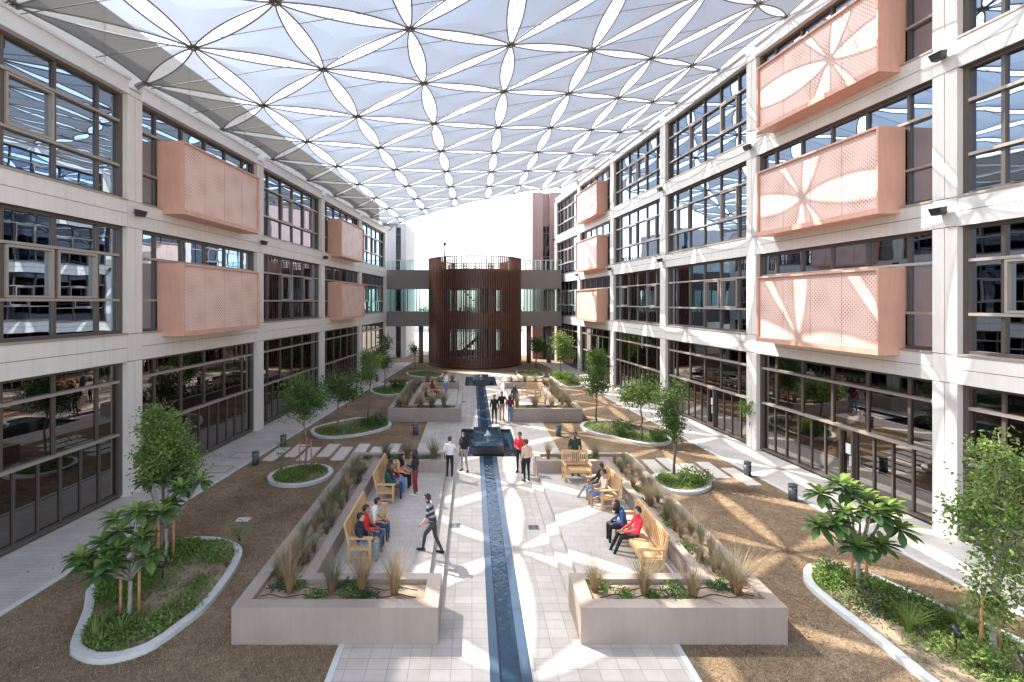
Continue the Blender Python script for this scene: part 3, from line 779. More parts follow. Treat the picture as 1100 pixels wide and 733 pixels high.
# ------------------------------------------------------------------ island beds
def smooth_poly(pts, sub=6):
    out = []; n = len(pts)
    for i in range(n):
        p0,p1,p2,p3 = [Vector(pts[(i+k-1) % n]) for k in range(4)]
        for s in range(sub):
            u = s/sub
            out.append(.5*((2*p1)+(p2-p0)*u+(2*p0-5*p1+4*p2-p3)*u*u+(3*p1-p0-3*p2+p3)*u**3))
    return [(p.x, p.y) for p in out]
def inside(poly, x, y):
    c = False; n = len(poly); j = n-1
    for i in range(n):
        if (poly[i][1] > y) != (poly[j][1] > y) and x < (poly[j][0]-poly[i][0])*(y-poly[i][1])/(poly[j][1]-poly[i][1])+poly[i][0]: c = not c
        j = i
    return c
def leafquad(mb, p, d, up, L, w, m=0, bend=.15):
    s = d.cross(up)
    if s.length < 1e-4: s = d.orthogonal()
    s.normalize(); n = s.cross(d)
    mid = p + d*L*.5 + n*L*bend
    mb.add([tuple(p), tuple(mid - s*w), tuple(p + d*L), tuple(mid + s*w)], [(0,1,2,3)], m)
def rdir(r, zmin=-1, zmax=1):
    z = r.uniform(zmin, zmax); a = r.uniform(0, 6.283); q = math.sqrt(max(0, 1-z*z))
    return Vector((q*math.cos(a), q*math.sin(a), z))
def bed(outer, label, seed, density, patches, kerb=.2, mats=('cover','leaf_light')):
    outer = smooth_poly(outer)
    n = len(outer); cx = sum(p[0] for p in outer)/n; cy_ = sum(p[1] for p in outer)/n
    inner = []
    for i in range(n):
        a, b = Vector(outer[i-1]), Vector(outer[(i+1) % n]); t = (b-a).normalized(); nn = Vector((-t.y, t.x))
        ar = sum(outer[k][0]*outer[(k+1) % n][1]-outer[(k+1) % n][0]*outer[k][1] for k in range(n))
        q = Vector(outer[i]) + nn*kerb*(1 if ar > 0 else -1); inner.append((q.x, q.y))
    t = thing('planting_bed', label, 'planting bed', (cx, cy_, 0))
    mb = MB(); vs = []
    for i in range(n): vs += [(*outer[i],0),(*outer[i],.12),(*inner[i],.12),(*inner[i],0)]
    fs = []
    for i in range(n):
        a, b = 4*i, 4*((i+1) % n)
        for k in range(3): fs.append((a+k, b+k, b+k+1, a+k+1))
    mb.add(vs, fs); mb.build('kerb', M_['kerb'], t)
    mb = MB(); mb.prism(inner, .03, .07, top_only=True); mb.build('soil', M_['soil'], t)
    r = random.Random(seed); gc = MB()
    xs = [p[0] for p in inner]; ys = [p[1] for p in inner]
    area = (max(xs)-min(xs))*(max(ys)-min(ys)); tries = int(area*density)
    for _ in range(tries):
        x, y = r.uniform(min(xs), max(xs)), r.uniform(min(ys), max(ys))
        if not inside(inner, x, y): continue
        pw = max([0.04]+[s*math.exp(-((x-px)**2+(y-py)**2)/(rr*rr)) for px, py, rr, s, mi in patches])
        if r.random() > pw: continue
        mi = max(patches, key=lambda q: q[3]*math.exp(-((x-q[0])**2+(y-q[1])**2)/(q[2]**2)))[4]
        h = .05+.14*pw
        d = rdir(r, .15, 1)
        leafquad(gc, Vector((x, y, .06+r.uniform(0, h))), d, Vector((0,0,1)), r.uniform(.05,.13), r.uniform(.012,.03), mi)
    gc_o = gc.build('ground_cover', [M_['cover'], M_['leaf_light'], M_['cover2']], t); tag(gc_o, kind='stuff')
    return inner
bed([(-8.42,10.14),(-8.2,9.94),(-7.7,9.74),(-7.19,9.77),(-6.71,10.07),(-6.46,10.66),(-6.29,11.41),(-6.3,12.4),(-6.45,13.4),(-6.7,14.1),(-7.21,14.55),(-7.92,14.8),(-8.75,14.75),(-9.45,14.3),(-9.85,13.6),(-9.93,12.85),(-9.7,12.2),(-9.09,11.32),(-8.68,10.58)],
    'kidney shaped green bed with pale kerb at the bottom left of the lawn', 1, 2000,
    [(-8,10.4,.75,1,0),(-8.9,12.3,.75,1,0),(-7.3,14.1,.65,1,1),(-8.6,14.0,.8,1,0),(-6.9,10.9,.5,.9,1),(-7.0,12.4,.3,.4,0)])
bed([(-7.15+1.3*math.cos(a), 20.25+1.28*math.sin(a)) for a in [2*math.pi*k/14 for k in range(14)]],
    'round bed with pale kerb around a single tree on the left lawn', 2, 1500, [(-7.5,19.8,.8,1,1),(-6.9,20.8,.7,.7,0)])
bed([(-9.0,26.98),(-8.42,26.05),(-7.48,25.7),(-6.31,26.1),(-5.3,26.98),(-4.74,28.0),(-4.85,28.9),(-5.5,29.7),(-6.52,30.1),(-7.4,29.9),(-8.4,28.84),(-9.0,27.85)],
    'kidney bed with pale kerb below two trees beside the far left planter', 3, 900, [(-7.8,27,1.0,.8,0),(-5.8,28.4,1.2,1,0),(-6.6,27,.8,.9,1)])
bed([(-8.2,39.0),(-6.9,37.4),(-5.6,37.8),(-5.25,39.3),(-5.7,41.5),(-7.3,42.4),(-8.3,40.9)],
    'small far bed with pale kerb below the slim tree by the left building', 4, 700, [(-6.8,39,1.5,1,0),(-5.9,40.4,1,1,0)])
bed([(8.84,12.92),(9.31,13.3),(9.97,13.3),(10.56,12.86),(10.78,12.37),(10.98,11.92),(11.16,11.5),(11.4,11.06),(11.69,10.43),(11.78,9.6),(11.7,8.2),(10.6,7.0),(9.2,7.4),(8.75,8.6),(8.62,9.6),(8.63,10.2),(8.58,10.9),(8.53,11.6),(8.56,12.37)],
    'long green bed with pale kerb at the bottom right below the plumeria', 5, 2000,
    [(9.2,12.6,.7,1,1),(9.9,12.0,.8,1,0),(10.4,11.2,.7,1,0),(9.2,11.6,.45,.8,2),(10.9,10.4,.6,.9,1),(9.9,10.2,.5,.5,1),(10.2,9.2,.5,.7,1)])
bed([(9.6,19.5),(9.3,18.85),(8.5,18.3),(7.7,18.35),(7.25,19.0),(7.3,19.8),(7.95,20.4),(8.9,20.4),(9.5,20.0)],
    'round bed with pale kerb around a single tree on the right lawn', 6, 1700, [(8.9,19.3,.8,1,0),(7.8,19.5,.7,.9,1)])
bed([(6.3,28.2),(6.34,27.2),(6.9,26.25),(7.55,25.75),(8.3,24.85),(9.1,24.45),(10.0,24.65),(10.5,25.5),(10.4,26.8),(9.7,28.3),(8.4,29.4),(6.9,29.1)],
    'kidney bed with pale kerb below two trees on the right lawn', 7, 900, [(7.0,28,1.0,.8,1),(8.2,26.2,.9,1,0),(9.5,25.6,.8,1,0),(9,28,.7,.6,2)])
bed([(8.0,41),(9.3,41.2),(9.6,43),(9.2,45.5),(8.6,48.5),(7.6,48.2),(7.5,44.5)],
    'far sunny bed of pale shrubs along the right walkway', 8, 700, [(8.6,42.5,1.3,1,1),(8.4,45.5,1.5,1,1),(8.2,47.8,1,.8,0)])
bed([(-5.2,46.5),(-3.2,46.0),(-2.9,48.5),(-4.5,50.5),(-6.4,50),(-6.5,48)], 'far bed of low green shrubs left of the farther pool', 9, 600, [(-4.6,48.3,1.8,1,0)])
bed([(4.7,46.5),(6.6,46.2),(7.2,48.5),(6.0,50.8),(4.6,50.3)], 'far bed of low green shrubs right of the farther pool', 10, 600, [(5.8,48.3,1.8,1,0)])

# dry straw blades over the nearer lawn, too many to count
r = random.Random(21); gb = MB()
for _ in range(85000):
    u = r.random()
    y = 8.8 + 10*u*u
    x = r.choice((-1, 1)); x = r.uniform(-11.0, -2.9) if x < 0 else r.uniform(4.45, 12.3)
    if x < XL(y)+2.5 or x > XR(y)-2.5: continue
    if -5.15 < x < -.7 and y > 10.28: continue
    if 2.3 < x < 6.75 and y > 10.28: continue
    d = rdir(r, .1, .9); h = r.uniform(.03, .085)
    p = Vector((x, y, 0)); s = Vector((d.y, -d.x, 0))
    if s.length < 1e-3: continue
    s.normalize(); s *= .005+.003*r.random()
    gb.add([tuple(p-s), tuple(p+s), tuple(p+d*h)], [(0,1,2)])
tag(gb.build('dry_grass', M_['straw']), 'short straw coloured dry grass of the lawns', 'grass', kind='stuff')

r = random.Random(5); fl = MB()
for tx, ty, n in ((-7.8,11,140),(-8.8,13.8,160),(-7,20.4,60),(9.6,12,150),(10.5,9.7,160),(8.4,20.2,70)):
    for _ in range(n):
        p = Vector((tx+r.gauss(0,1.5), ty+r.gauss(0,1.5), .15 if False else .012)); a = r.uniform(0,6.28)
        if p.x > 4.45 or p.x < -5.3: leafquad(fl, p, Vector((math.cos(a), math.sin(a), .08)), Vector((0,0,1)), r.uniform(.05,.12), .02, 0)
tag(fl.build('fallen_leaves', M_['straw']), 'dry fallen leaves lying about the lawns and beds', 'leaves', kind='stuff')
# ------------------------------------------------------------------ trees
def branch_tubes(mb, a, b, r0, r1, rnd, n=5, wob=.06):
    a, b = Vector(a), Vector(b); L = (b-a).length; pts = []
    for k in range(n+1):
        u = k/n; q = a.lerp(b, u)
        if 0 < k < n: q += Vector((rnd.uniform(-1,1), rnd.uniform(-1,1), rnd.uniform(-.3,.3)))*wob*L
        pts.append(q)
    mb.tube(pts, [r0+(r1-r0)*k/n for k in range(n+1)], 8); return pts
def leafy_tree(loc, label, h, crown, nclump, per, leaf, mats, seed, trunk_r=.06, clear=.35, stakes=0, bark='bark', spread=.16, lean=(0,0), aspect=.28):
    """crown = list of (dx, dy, z, rx, ry, rz) lobes"""
    r = random.Random(seed); t = thing('tree', label, 'tree', loc)
    tr = MB(); top = Vector((lean[0], lean[1], h*.78))
    main = branch_tubes(tr, (0,0,-.03), top, trunk_r, trunk_r*.35, r, 7, .018)
    cl = []
    for k in range(nclump):
        c = crown[k % len(crown)]
        d = rdir(r); q = r.random()**.45
        cl.append(Vector((c[0]+d.x*c[3]*q, c[1]+d.y*c[4]*q, c[2]+d.z*c[5]*q)))
    for c in cl:
        if r.random() < .55:
            k = min(range(2, len(main)), key=lambda i: abs(main[i].z-(c.z-.35)) + r.random()*.2)
            branch_tubes(tr, main[k], c, trunk_r*.35, .006, r, 4, .07)
    local(tr, 'trunk', M_[bark], t)
    cr = MB()
    for c in cl:
        sp = spread*r.uniform(.7, 1.35); mi = 0 if r.random() < .65 else 1
        nn = int(per*r.uniform(.6, 1.4))
        for _ in range(nn):
            off = Vector((r.gauss(0,1), r.gauss(0,1), r.gauss(0,.8)))*sp
            d = (off.normalized()*.6 + rdir(r)*.7 + Vector((0,0,-.25))).normalized()
            L = leaf*r.uniform(.65, 1.25); leafquad(cr, c+off, d, rdir(r), L, L*aspect, mi, .12)
    local(cr, 'crown', [M_[m] for m in mats], t)
    for k in range(stakes):
        a = .6+2.4*k; sx, sy = .28*math.cos(a), .28*math.sin(a)
        sb = MB(); sb.tube([(sx,sy,-.02),(sx*.85,sy*.85,1.35)], .03, 8); local(sb, 'stake', M_['stake'], t)
        sb = MB(); sb.tube([(sx*.87,sy*.87,1.15),(0,0,1.12)], .012, 5); local(sb, 'tie', M_['hose'], t)
    return t
def plumeria(loc, label, tips, seed, fork=1.0, leafL=.4, per=20, stakes=2, trunk_r=.05):
    r = random.Random(seed); t = thing('plumeria_tree', label, 'tree', loc)
    tr = MB(); branch_tubes(tr, (0,0,-.03), (0,0,fork), trunk_r, trunk_r*.85, r, 4, .02); cr = MB()
    for tip in tips:
        tip = Vector(tip); mid = Vector((tip.x*.55, tip.y*.55, fork+(tip.z-fork)*.45))
        tr.tube([(0,0,fork-.05), (mid*.5+Vector((0,0,fork*.5))), mid, tip], [trunk_r*.7,trunk_r*.6,trunk_r*.5,.022], 8)
        n = int(per*r.uniform(.85, 1.2))
        for k in range(n):
            a = k*2.4+r.uniform(-.2,.2); el = .85-1.35*(k/n)+r.uniform(-.12,.12)
            d = Vector((math.cos(a)*math.cos(el), math.sin(a)*math.cos(el), math.sin(el)))
            L = leafL*r.uniform(.8,1.15)*(.75+.35*k/n); w = L*.2
            mi = 1 if k < n*.28 else 0
            s = d.cross(Vector((0,0,1))).normalized(); nn = s.cross(d)
            p = tip+Vector((0,0,-.05*k/n)); vs = []
            prof = [(.0,.12),(.25,.6),(.55,1),(.8,.8),(1,.05)]
            for u, ww in prof:
                q = p+d*L*u+nn*(-.18*L*u*u)
                vs += [tuple(q-s*w*ww+nn*.25*w*ww), tuple(q), tuple(q+s*w*ww+nn*.25*w*ww)]
            fs = []
            for q in range(4):
                a_ = q*3; fs += [(a_,a_+1,a_+4,a_+3),(a_+1,a_+2,a_+5,a_+4)]
            cr.add(vs, fs, mi, True)
    local(tr, 'trunk', M_['barkgrey'], t); local(cr, 'crown', [M_['plumeria'], M_['plumeria_new']], t)
    for k in range(stakes):
        a = 3.4+2.9*k; sx, sy = .2*math.cos(a), .14*math.sin(a)
        sb = MB(); sb.tube([(sx,sy,-.02),(sx,sy,1.3)], .032, 8); local(sb, 'stake', M_['stake'], t)
        sb = MB(); sb.tube([(sx,sy,1.05),(0,0,1.02)], .012, 5); local(sb, 'tie', M_['hose'], t)
def tipset(seed, n, R, z0, z1, squash=1.0):
    r = random.Random(seed); out = []
    for k in range(n):
        a = 6.283*k/n+r.uniform(-.3,.3); q = R*r.uniform(.55,1.0)
        if k % 4 == 3: q *= .35
        out.append((q*math.cos(a), q*math.sin(a)*squash, r.uniform(z0,z1)+(.25 if k % 4 == 3 else 0)))
    return out
plumeria((-7.79,11.04,.05), 'plumeria with big dark rosettes and two stakes in front of the bottom left bed', [(-.95,-.2,1.55),(-.35,-.5,1.35),(-.6,0,1.8),(.15,.0,2.5),(.55,-.25,1.6),(-.55,.3,2.2),(-.1,-.45,1.55),(.1,.3,2.3),(.35,-.1,1.95),(-.75,-.3,1.45),(-.3,.1,2.0),(.45,.4,2.3),(-.15,-.2,1.75)], 31, .95)
plumeria((-8.55,13.55,.05), 'plumeria with light green young rosettes behind the first one in the bottom left bed', [(-.7,.2,2.2),(-.2,-.3,2.35),(.55,-.2,2.15),(.85,.2,2.2),(.2,.4,1.9),(.3,-.3,1.75),(0,.1,2.5)], 32, .95, stakes=2)
leafy_tree((-8.95,14.0,.05), 'full round bright green tree in front of the left building pier', 4.3, [(.0,0,3.0,.75,.7,.7),(.35,.1,2.35,.75,.7,.45),(-.15,0,3.75,.36,.36,.5),(-.2,0,2.6,.6,.6,.5),(.2,0,3.4,.45,.45,.5)], 130, 75, .095, ('leaf','leaf_light'), 33, .06, spread=.14, stakes=2)
leafy_tree((-7.04,20.44,.05), 'slim tree with a broad crown in the round bed on the left lawn', 4.55, [(-.1,0,3.6,.85,.8,.65),(-.25,0,2.75,.75,.7,.45),(.3,0,3.2,.7,.6,.5)], 105, 45, .1, ('leaf_dark','leaf'), 34, .05, spread=.15, stakes=2)
leafy_tree((-7.5,27.0,.05), 'spreading dark tree at the front of the kidney bed by the far left planter', 3.7, [(.1,0,2.75,1.15,.8,.55),(.5,0,2.2,.9,.7,.3)], 70, 34, .15, ('leaf_dark','leaf'), 35, .06, spread=.2, aspect=.24)
leafy_tree((-6.4,29.7,.05), 'leaning tree with airy green crown behind the kidney bed on the left', 4.6, [(.2,0,3.7,.8,.7,.6),(-.1,0,2.8,.5,.5,.45)], 70, 34, .12, ('leaf','leaf_light'), 36, .05, lean=(.25,0), spread=.17)
leafy_tree((-7.3,40.5,.05), 'narrow upright tree by the last bays of the left building', 4.9, [(0,0,3.9,.5,.5,.9),(-.5,0,2.9,.75,.6,.7),(.1,0,2.2,.6,.6,.5)], 80, 34, .14, ('leaf_dark','leaf'), 37, .05, spread=.17)
leafy_tree((-6.05,51.5,0), 'small thin tree standing left of the round brown tower', 3.4, [(0,0,2.3,.45,.4,.95)], 36, 22, .14, ('leaf_dark','leaf'), 38, .05, spread=.16)
plumeria((9.6,12.02,.05), 'sunlit plumeria with large glossy rosettes and stakes in the bottom right bed', [(-1.0,0,1.75),(-.55,-.3,2.2),(-.8,-.35,1.95),(.0,-.4,2.25),(.95,.25,2.1),(-.35,.1,2.75),(-.75,.3,2.4),(-.1,.2,2.55),(.3,.3,2.35),(.15,-.5,1.5),(.65,0,1.95),(.9,-.15,1.7),(-.5,-.6,1.5),(.55,.3,2.2)], 39, 1.0, leafL=.44, per=22)
leafy_tree((10.5,9.7,.05), 'tall leafy bright green tree with wooden stakes at the right edge', 4.75, [(.1,0,3.4,.7,.7,.6),(.4,0,2.7,.9,.8,.55),(-.25,.1,2.9,.45,.4,.4),(.1,0,1.9,.5,.5,.45),(-.1,0,1.2,.33,.33,.35),(.05,0,4.1,.35,.35,.55),(.5,.1,3.7,.4,.4,.4)], 155, 36, .1, ('leaf_light','leaf'), 40, .055, stakes=2, spread=.15, bark='barkgrey')
leafy_tree((8.44,20.22,.05), 'slender tree with an upright grey green crown in the round bed on the right lawn', 4.3, [(-.1,0,3.3,.55,.5,.75),(-.35,0,2.7,.5,.5,.55),(0,0,2.0,.3,.3,.45)], 95, 40, .1, ('leaf','leaf_dark'), 41, .065, spread=.14)
leafy_tree((8.9,25.4,.05), 'low tree with broad drooping leaves in the kidney bed on the right lawn', 3.3, [(.0,0,2.6,.95,.8,.45),(-.5,0,2.3,.7,.6,.4),(.4,0,2.4,.6,.5,.4)], 70, 26, .19, ('leaf_light','leaf'), 42, .07, spread=.2, aspect=.22)
leafy_tree((7.48,29.0,.05), 'dense oval tree at the tip of the kidney bed on the right lawn', 4.6, [(0,0,3.2,.78,.7,1.0),(0,0,2.3,.8,.7,.6),(-.05,0,3.9,.5,.5,.5)], 115, 48, .115, ('leaf','leaf_dark'), 43, .06, spread=.17)
leafy_tree((8.6,46.8,.05), 'bright light green tree beside the far end of the right walkway', 4.6, [(0,0,3.4,1.05,.9,.95),(.5,0,2.4,.8,.7,.5)], 80, 36, .17, ('leaf_light','leaf'), 44, .07, spread=.22)
leafy_tree((7.1,53.5,0), 'dark bushy tree at the right foot of the round brown tower', 3.9, [(0,0,2.7,.75,.7,.85),(.5,0,2.2,.6,.5,.6)], 60, 34, .17, ('leaf_dark','leaf'), 45, .1, spread=.2)
leafy_tree((13.9,24.2,.0), 'small thin sapling by the right building glazing', 2.7, [(0,0,2.1,.45,.4,.4)], 26, 24, .12, ('leaf','leaf_light'), 46, .025, spread=.15)

# ------------------------------------------------------------------ ornamental grasses and small plants
def grassmat(name, base, tip):
    m, nt, nd, lk, b = newmat(name)
    tc = nd.new("ShaderNodeTexCoord"); sp = nd.new("ShaderNodeSeparateXYZ"); lk.new(tc.outputs['Object'], sp.inputs[0])
    gi = nd.new("ShaderNodeNewGeometry")
    ad = nd.new("ShaderNodeMath"); ad.operation = 'MULTIPLY_ADD'; ad.inputs[1].default_value = .35; lk.new(gi.outputs['Random Per Island'], ad.inputs[0]); lk.new(sp.outputs[2], ad.inputs[2])
    r = ramp(nd, [(.12, base), (.5, tip), (.95, tuple(c*1.25 for c in tip))]); lk.new(ad.outputs[0], r.inputs[0]); lk.new(r.outputs[0], b.inputs['Base Color'])
    b.inputs['Roughness'].default_value = .7
    t = nd.new("ShaderNodeBsdfTranslucent"); lk.new(r.outputs[0], t.inputs[0]); mx = nd.new("ShaderNodeMixShader"); mx.inputs[0].default_value = .3
    lk.new(b.outputs[0], mx.inputs[1]); lk.new(t.outputs[0], mx.inputs[2]); lk.new(mx.outputs[0], nd["Material Output"].inputs[0]); return m
GM = [grassmat('grass_green', (.36,.20,.09), (.19,.19,.11)), grassmat('grass_straw', (.40,.21,.085), (.33,.26,.15))]
def clump_mesh(seed, h, spread, n):
    r = random.Random(seed); mb = MB()
    for _ in range(n):
        a = r.uniform(0, 6.283); d = Vector((math.cos(a), math.sin(a), 0)); L = h*r.uniform(.55, 1.1); sp = spread*r.random()**.7
        s = Vector((-d.y, d.x, 0)); p = d*r.uniform(0,.07); w = .0055; vs = []
        for u in (0, .35, .7, 1):
            q = p + Vector((0,0,L*u*(1-.12*u*sp))) + d*sp*L*u**1.8
            ww = w*(1-u*.85); vs += [tuple(q-s*ww), tuple(q+s*ww)]
        mb.add(vs, [(0,1,3,2),(2,3,5,4),(4,5,7,6)], 0)
    return mb
CL = []
for k in range(4):
    for gm in GM:
        o = clump_mesh(50+k, .85, .55+.09*k, 210).build('grass_clump', gm, loc=(0,0,0)); CL.append(o.data); bpy.data.objects.remove(o)
gr = random.Random(77)
def put_grass(x, y, z, s, straw, group, label):
    me = CL[2*gr.randrange(4) + (1 if gr.random() < straw else 0)]
    o = bpy.data.objects.new('grass_clump', me); SC.collection.objects.link(o)
    o.location = (x, y, z); o.rotation_euler.z = gr.uniform(0, 6.28); o.scale = (s*gr.uniform(.85,1.1),)*2 + (s*gr.uniform(.85,1.15),)
    tag(o, label, 'grass clump', group)
CR = []
for k in range(3):
    r = random.Random(90+k); mb = MB()
    for _ in range(120):
        a = r.uniform(0, 6.28); q = .26*r.random()**.7
        leafquad(mb, Vector((q*math.cos(a), q*math.sin(a), r.uniform(.0,.10))), rdir(r, 0, .9), Vector((0,0,1)), r.uniform(.06,.12), .02, 0)
    o = mb.build('creeping_plant', M_['leaf_dark' if k == 0 else 'leaf'], loc=(0,0,0)); CR.append(o.data); bpy.data.objects.remove(o)
def put_creeper(x, y, z, group, label):
    o = bpy.data.objects.new('creeping_plant', CR[gr.randrange(3)]); SC.collection.objects.link(o)
    o.location = (x, y, z); o.rotation_euler.z = gr.uniform(0, 6.28); s = gr.uniform(.6, 1.1); o.scale = (s, s, s); tag(o, label, 'plant', group)
for mir, dy, nm, straw in ((0,0,'near left',.25),(1,0,'near right',.7),(0,19.1,'far left',.45),(1,19.1,'far right',.85)):
    mx = (lambda x: 1.6-x) if mir else (lambda x: x)
    G1 = 'ornamental grasses in the %s planter' % nm; L1 = 'feathery ornamental grass clump growing in the %s planter' % nm
    G2 = 'creeping plants in the %s planter' % nm; L2 = 'low green creeping plant on the soil of the %s planter' % nm
    for x in ((-4.15,-3.2,-2.5,-1.75) if not mir else (-4.4,-3.35,-2.3,-1.2)):
        put_grass(mx(x), 10.95+dy+gr.uniform(-.12,.12), .68, gr.uniform(1.1,1.5), straw, G1, L1)
    yy = 11.5
    while yy < 20:
        put_grass(mx(-4.6+gr.uniform(-.08,.1)), yy+dy, .68, gr.uniform(.6,1.0), straw, G1, L1)
        if gr.random() < .75: put_grass(mx(-4.22+gr.uniform(-.1,.08)), yy+.35+dy, .68, gr.uniform(.5,.9), straw, G1, L1)
        yy += gr.uniform(.42, .62)
    for x in (-3.6,-2.7,-1.6): put_grass(mx(x), 20.35+dy, .68, gr.uniform(.95,1.3), straw, G1, L1)
    for k in range(9): put_creeper(mx(gr.uniform(-4.6,-1.3)), gr.choice((10.85,11.2))+dy, .685, G2, L2)
    for k in range(9): put_creeper(mx(gr.uniform(-4.7,-4.1)), gr.uniform(11.5,20)+dy, .685, G2, L2)
    for k in range(6): put_creeper(mx(gr.uniform(-4.5,-1.5)), 20.35+dy, .685, G2, L2)
# spiky and leafy plants in the beds
def spiky(x, y, label, s=1.0, n=26, mat='leaf_light'):
    r = random.Random(int(x*100+y*7)); mb = MB()
    for _ in range(n):
        a = r.uniform(0,6.28); d = Vector((math.cos(a), math.sin(a), 0)); L = s*r.uniform(.3,.55); sp = r.uniform(.3,.9); sd = Vector((-d.y,d.x,0)); vs = []
        for u in (0,.4,.75,1):
            q = Vector((0,0,L*u*(1-.35*u*sp)))+d*sp*L*u**1.4; w = .014*(1-u*.9)*s; vs += [tuple(q-sd*w), tuple(q+sd*w)]
        mb.add(vs, [(0,1,3,2),(2,3,5,4),(4,5,7,6)])
    o = mb.build('spiky_plant', M_[mat], loc=(0,0,0)); o.location = (x, y, .07); tag(o, label, 'plant')
for x, y, l, s in ((-8.0,10.25,'spiky strap leaved plant at the front tip of the bottom left bed',1.1),(-7.6,10.45,'spiky strap leaved plant right of the stakes in the bottom left bed',1.1),(-8.15,10.65,'spiky strap leaved plant left of the stakes in the bottom left bed',1.0),(-7.75,10.1,'small spiky plant close to the kerb of the bottom left bed',.9)): spiky(x, y, l, s)
def put_tuft(x, y, label, s=1.0):
    o = clump_mesh(int(x*31+y), .8, .9, 240).build('grass_clump', M_['leaf_light'], loc=(0,0,0)); o.location = (x, y, .07); o.scale = (s,s,s); tag(o, label, 'grass clump')
put_tuft(9.55,10.6,'pale green fountain grass in the middle of the bottom right bed',.85)
put_tuft(10.65,10.55,'pale green fountain grass in front of the tall tree at right',.95)
put_tuft(11.4,9.6,'pale green fountain grass at the far right edge of the frame',.9)
put_tuft(7.6,19.3,'pale green fountain grass left of the trunk in the right round bed',.9)
def shrub(x, y, h, rx, label, mat=('leaf','leaf_light'), seed=1, n=30, leaf=.07):
    r = random.Random(seed); t = thing('shrub', label, 'shrub', (x, y, .06)); st = MB(); fo = MB()
    for k in range(n):
        a = r.uniform(0, 6.28); q = rx*r.random()**.5; c = Vector((q*math.cos(a), q*math.sin(a), h*r.uniform(.35,1)))
        if k % 3 == 0: st.tube([(0,0,0), tuple(c*.5+Vector((0,0,.04))), tuple(c)], [.012,.008,.004], 5)
        for _ in range(14):
            d = rdir(r, -.3, 1); leafquad(fo, c+Vector((r.gauss(0,.07),r.gauss(0,.07),r.gauss(0,.06))), d, rdir(r), leaf*r.uniform(.7,1.2), leaf*.3, 0 if r.random() < .6 else 1)
    local(st, 'stem', M_['bark'], t); local(fo, 'foliage', [M_[q] for q in mat], t)
shrub(-6.75,11.55,.45,.42,'leafy shrub at the right kerb of the bottom left bed',seed=3)
shrub(-6.7,13.2,.75,.25,'tall thin pale weed at the right side of the bottom left bed',('leaf_light','cover2'),4,16)
shrub(-7.0,14.6,.7,.3,'wispy pale green weed at the back kerb of the bottom left bed',('leaf_light','cover2'),5,16)
shrub(-8.1,20.6,1.3,.3,'tall thin weed left of the trunk in the left round bed',('leaf_light','leaf'),6,16)
shrub(-7.4,19.7,.35,.6,'bright green shrub filling the front of the left round bed',('leaf_light','cover'),7,46)
shrub(9.5,12.3,.4,.6,'broad leafy shrub left of the plumeria trunk in the bottom right bed',('leaf_light','leaf'),8,60,.09)
shrub(9.35,11.55,.35,.4,'pale flowering shrub at the left kerb of the bottom right bed',('cover2','leaf_light'),9,36)
shrub(10.15,11.3,.4,.55,'bright green shrub in the centre of the bottom right bed',('leaf_light','leaf'),10,60,.08)
shrub(10.0,9.55,.5,.35,'leafy weed at the foot of the tall tree at right',('leaf_light','leaf'),11,30,.08)
shrub(8.85,19.3,.5,.6,'rounded green shrub right of the trunk in the right round bed',('leaf_light','leaf'),12,60,.09)
shrub(8.0,26.0,.75,.45,'upright green shrub left of the low tree in the right kidney bed',('leaf','leaf_light'),13,46,.12)
shrub(9.7,25.2,.45,.5,'low green shrub right of the low tree in the right kidney bed',('leaf','leaf_light'),14,46,.1)
shrub(-5.7,28.3,.5,.8,'low dark shrub under the leaning tree in the left kidney bed',('leaf_dark','leaf'),15,60,.11)
shrub(-6.1,40.0,.7,.7,'rounded dark shrub right of the narrow tree in the far left bed',('leaf_dark','leaf'),16,60,.13)
shrub(8.9,42.5,.7,.8,'pale sunny shrub at the near end of the far right bed',('leaf_light','cover2'),17,70,.13)
shrub(8.3,45.0,.7,.8,'pale sunny shrub in the middle of the far right bed',('leaf_light','leaf'),18,70,.13)
# garden spike lights
for x, y, l in ((-8.05,12.6,'black garden spotlight on a spike in the bottom left bed'),(9.95,9.95,'black garden spotlight on a spike beside the tall tree at right'),(10.45,9.15,'black garden spotlight at the bottom right corner under the leafy tree')):
    t = thing('garden_spotlight', l, 'spotlight', (x, y, .06))
    mb = MB(); mb.tube([(0,0,0),(0,0,.4)], .018, 8); local(mb, 'spike', M_['black'], t)
    mb = MB(); mb.tube([(0,-.1,.38),(0,.02,.5),(0,.08,.56)], [.075,.07,.05], 14); local(mb, 'lamp_head', M_['black'], t)
mb = MB(); mb.box(-.22,.22,-.15,.15,0,.02); o = mb.build('valve_cover', M_['kerb'], loc=(0,0,0)); o.location = (-7.65,16.2,0); tag(o, 'small pale valve cover lying in the left lawn before the round bed', 'valve cover')

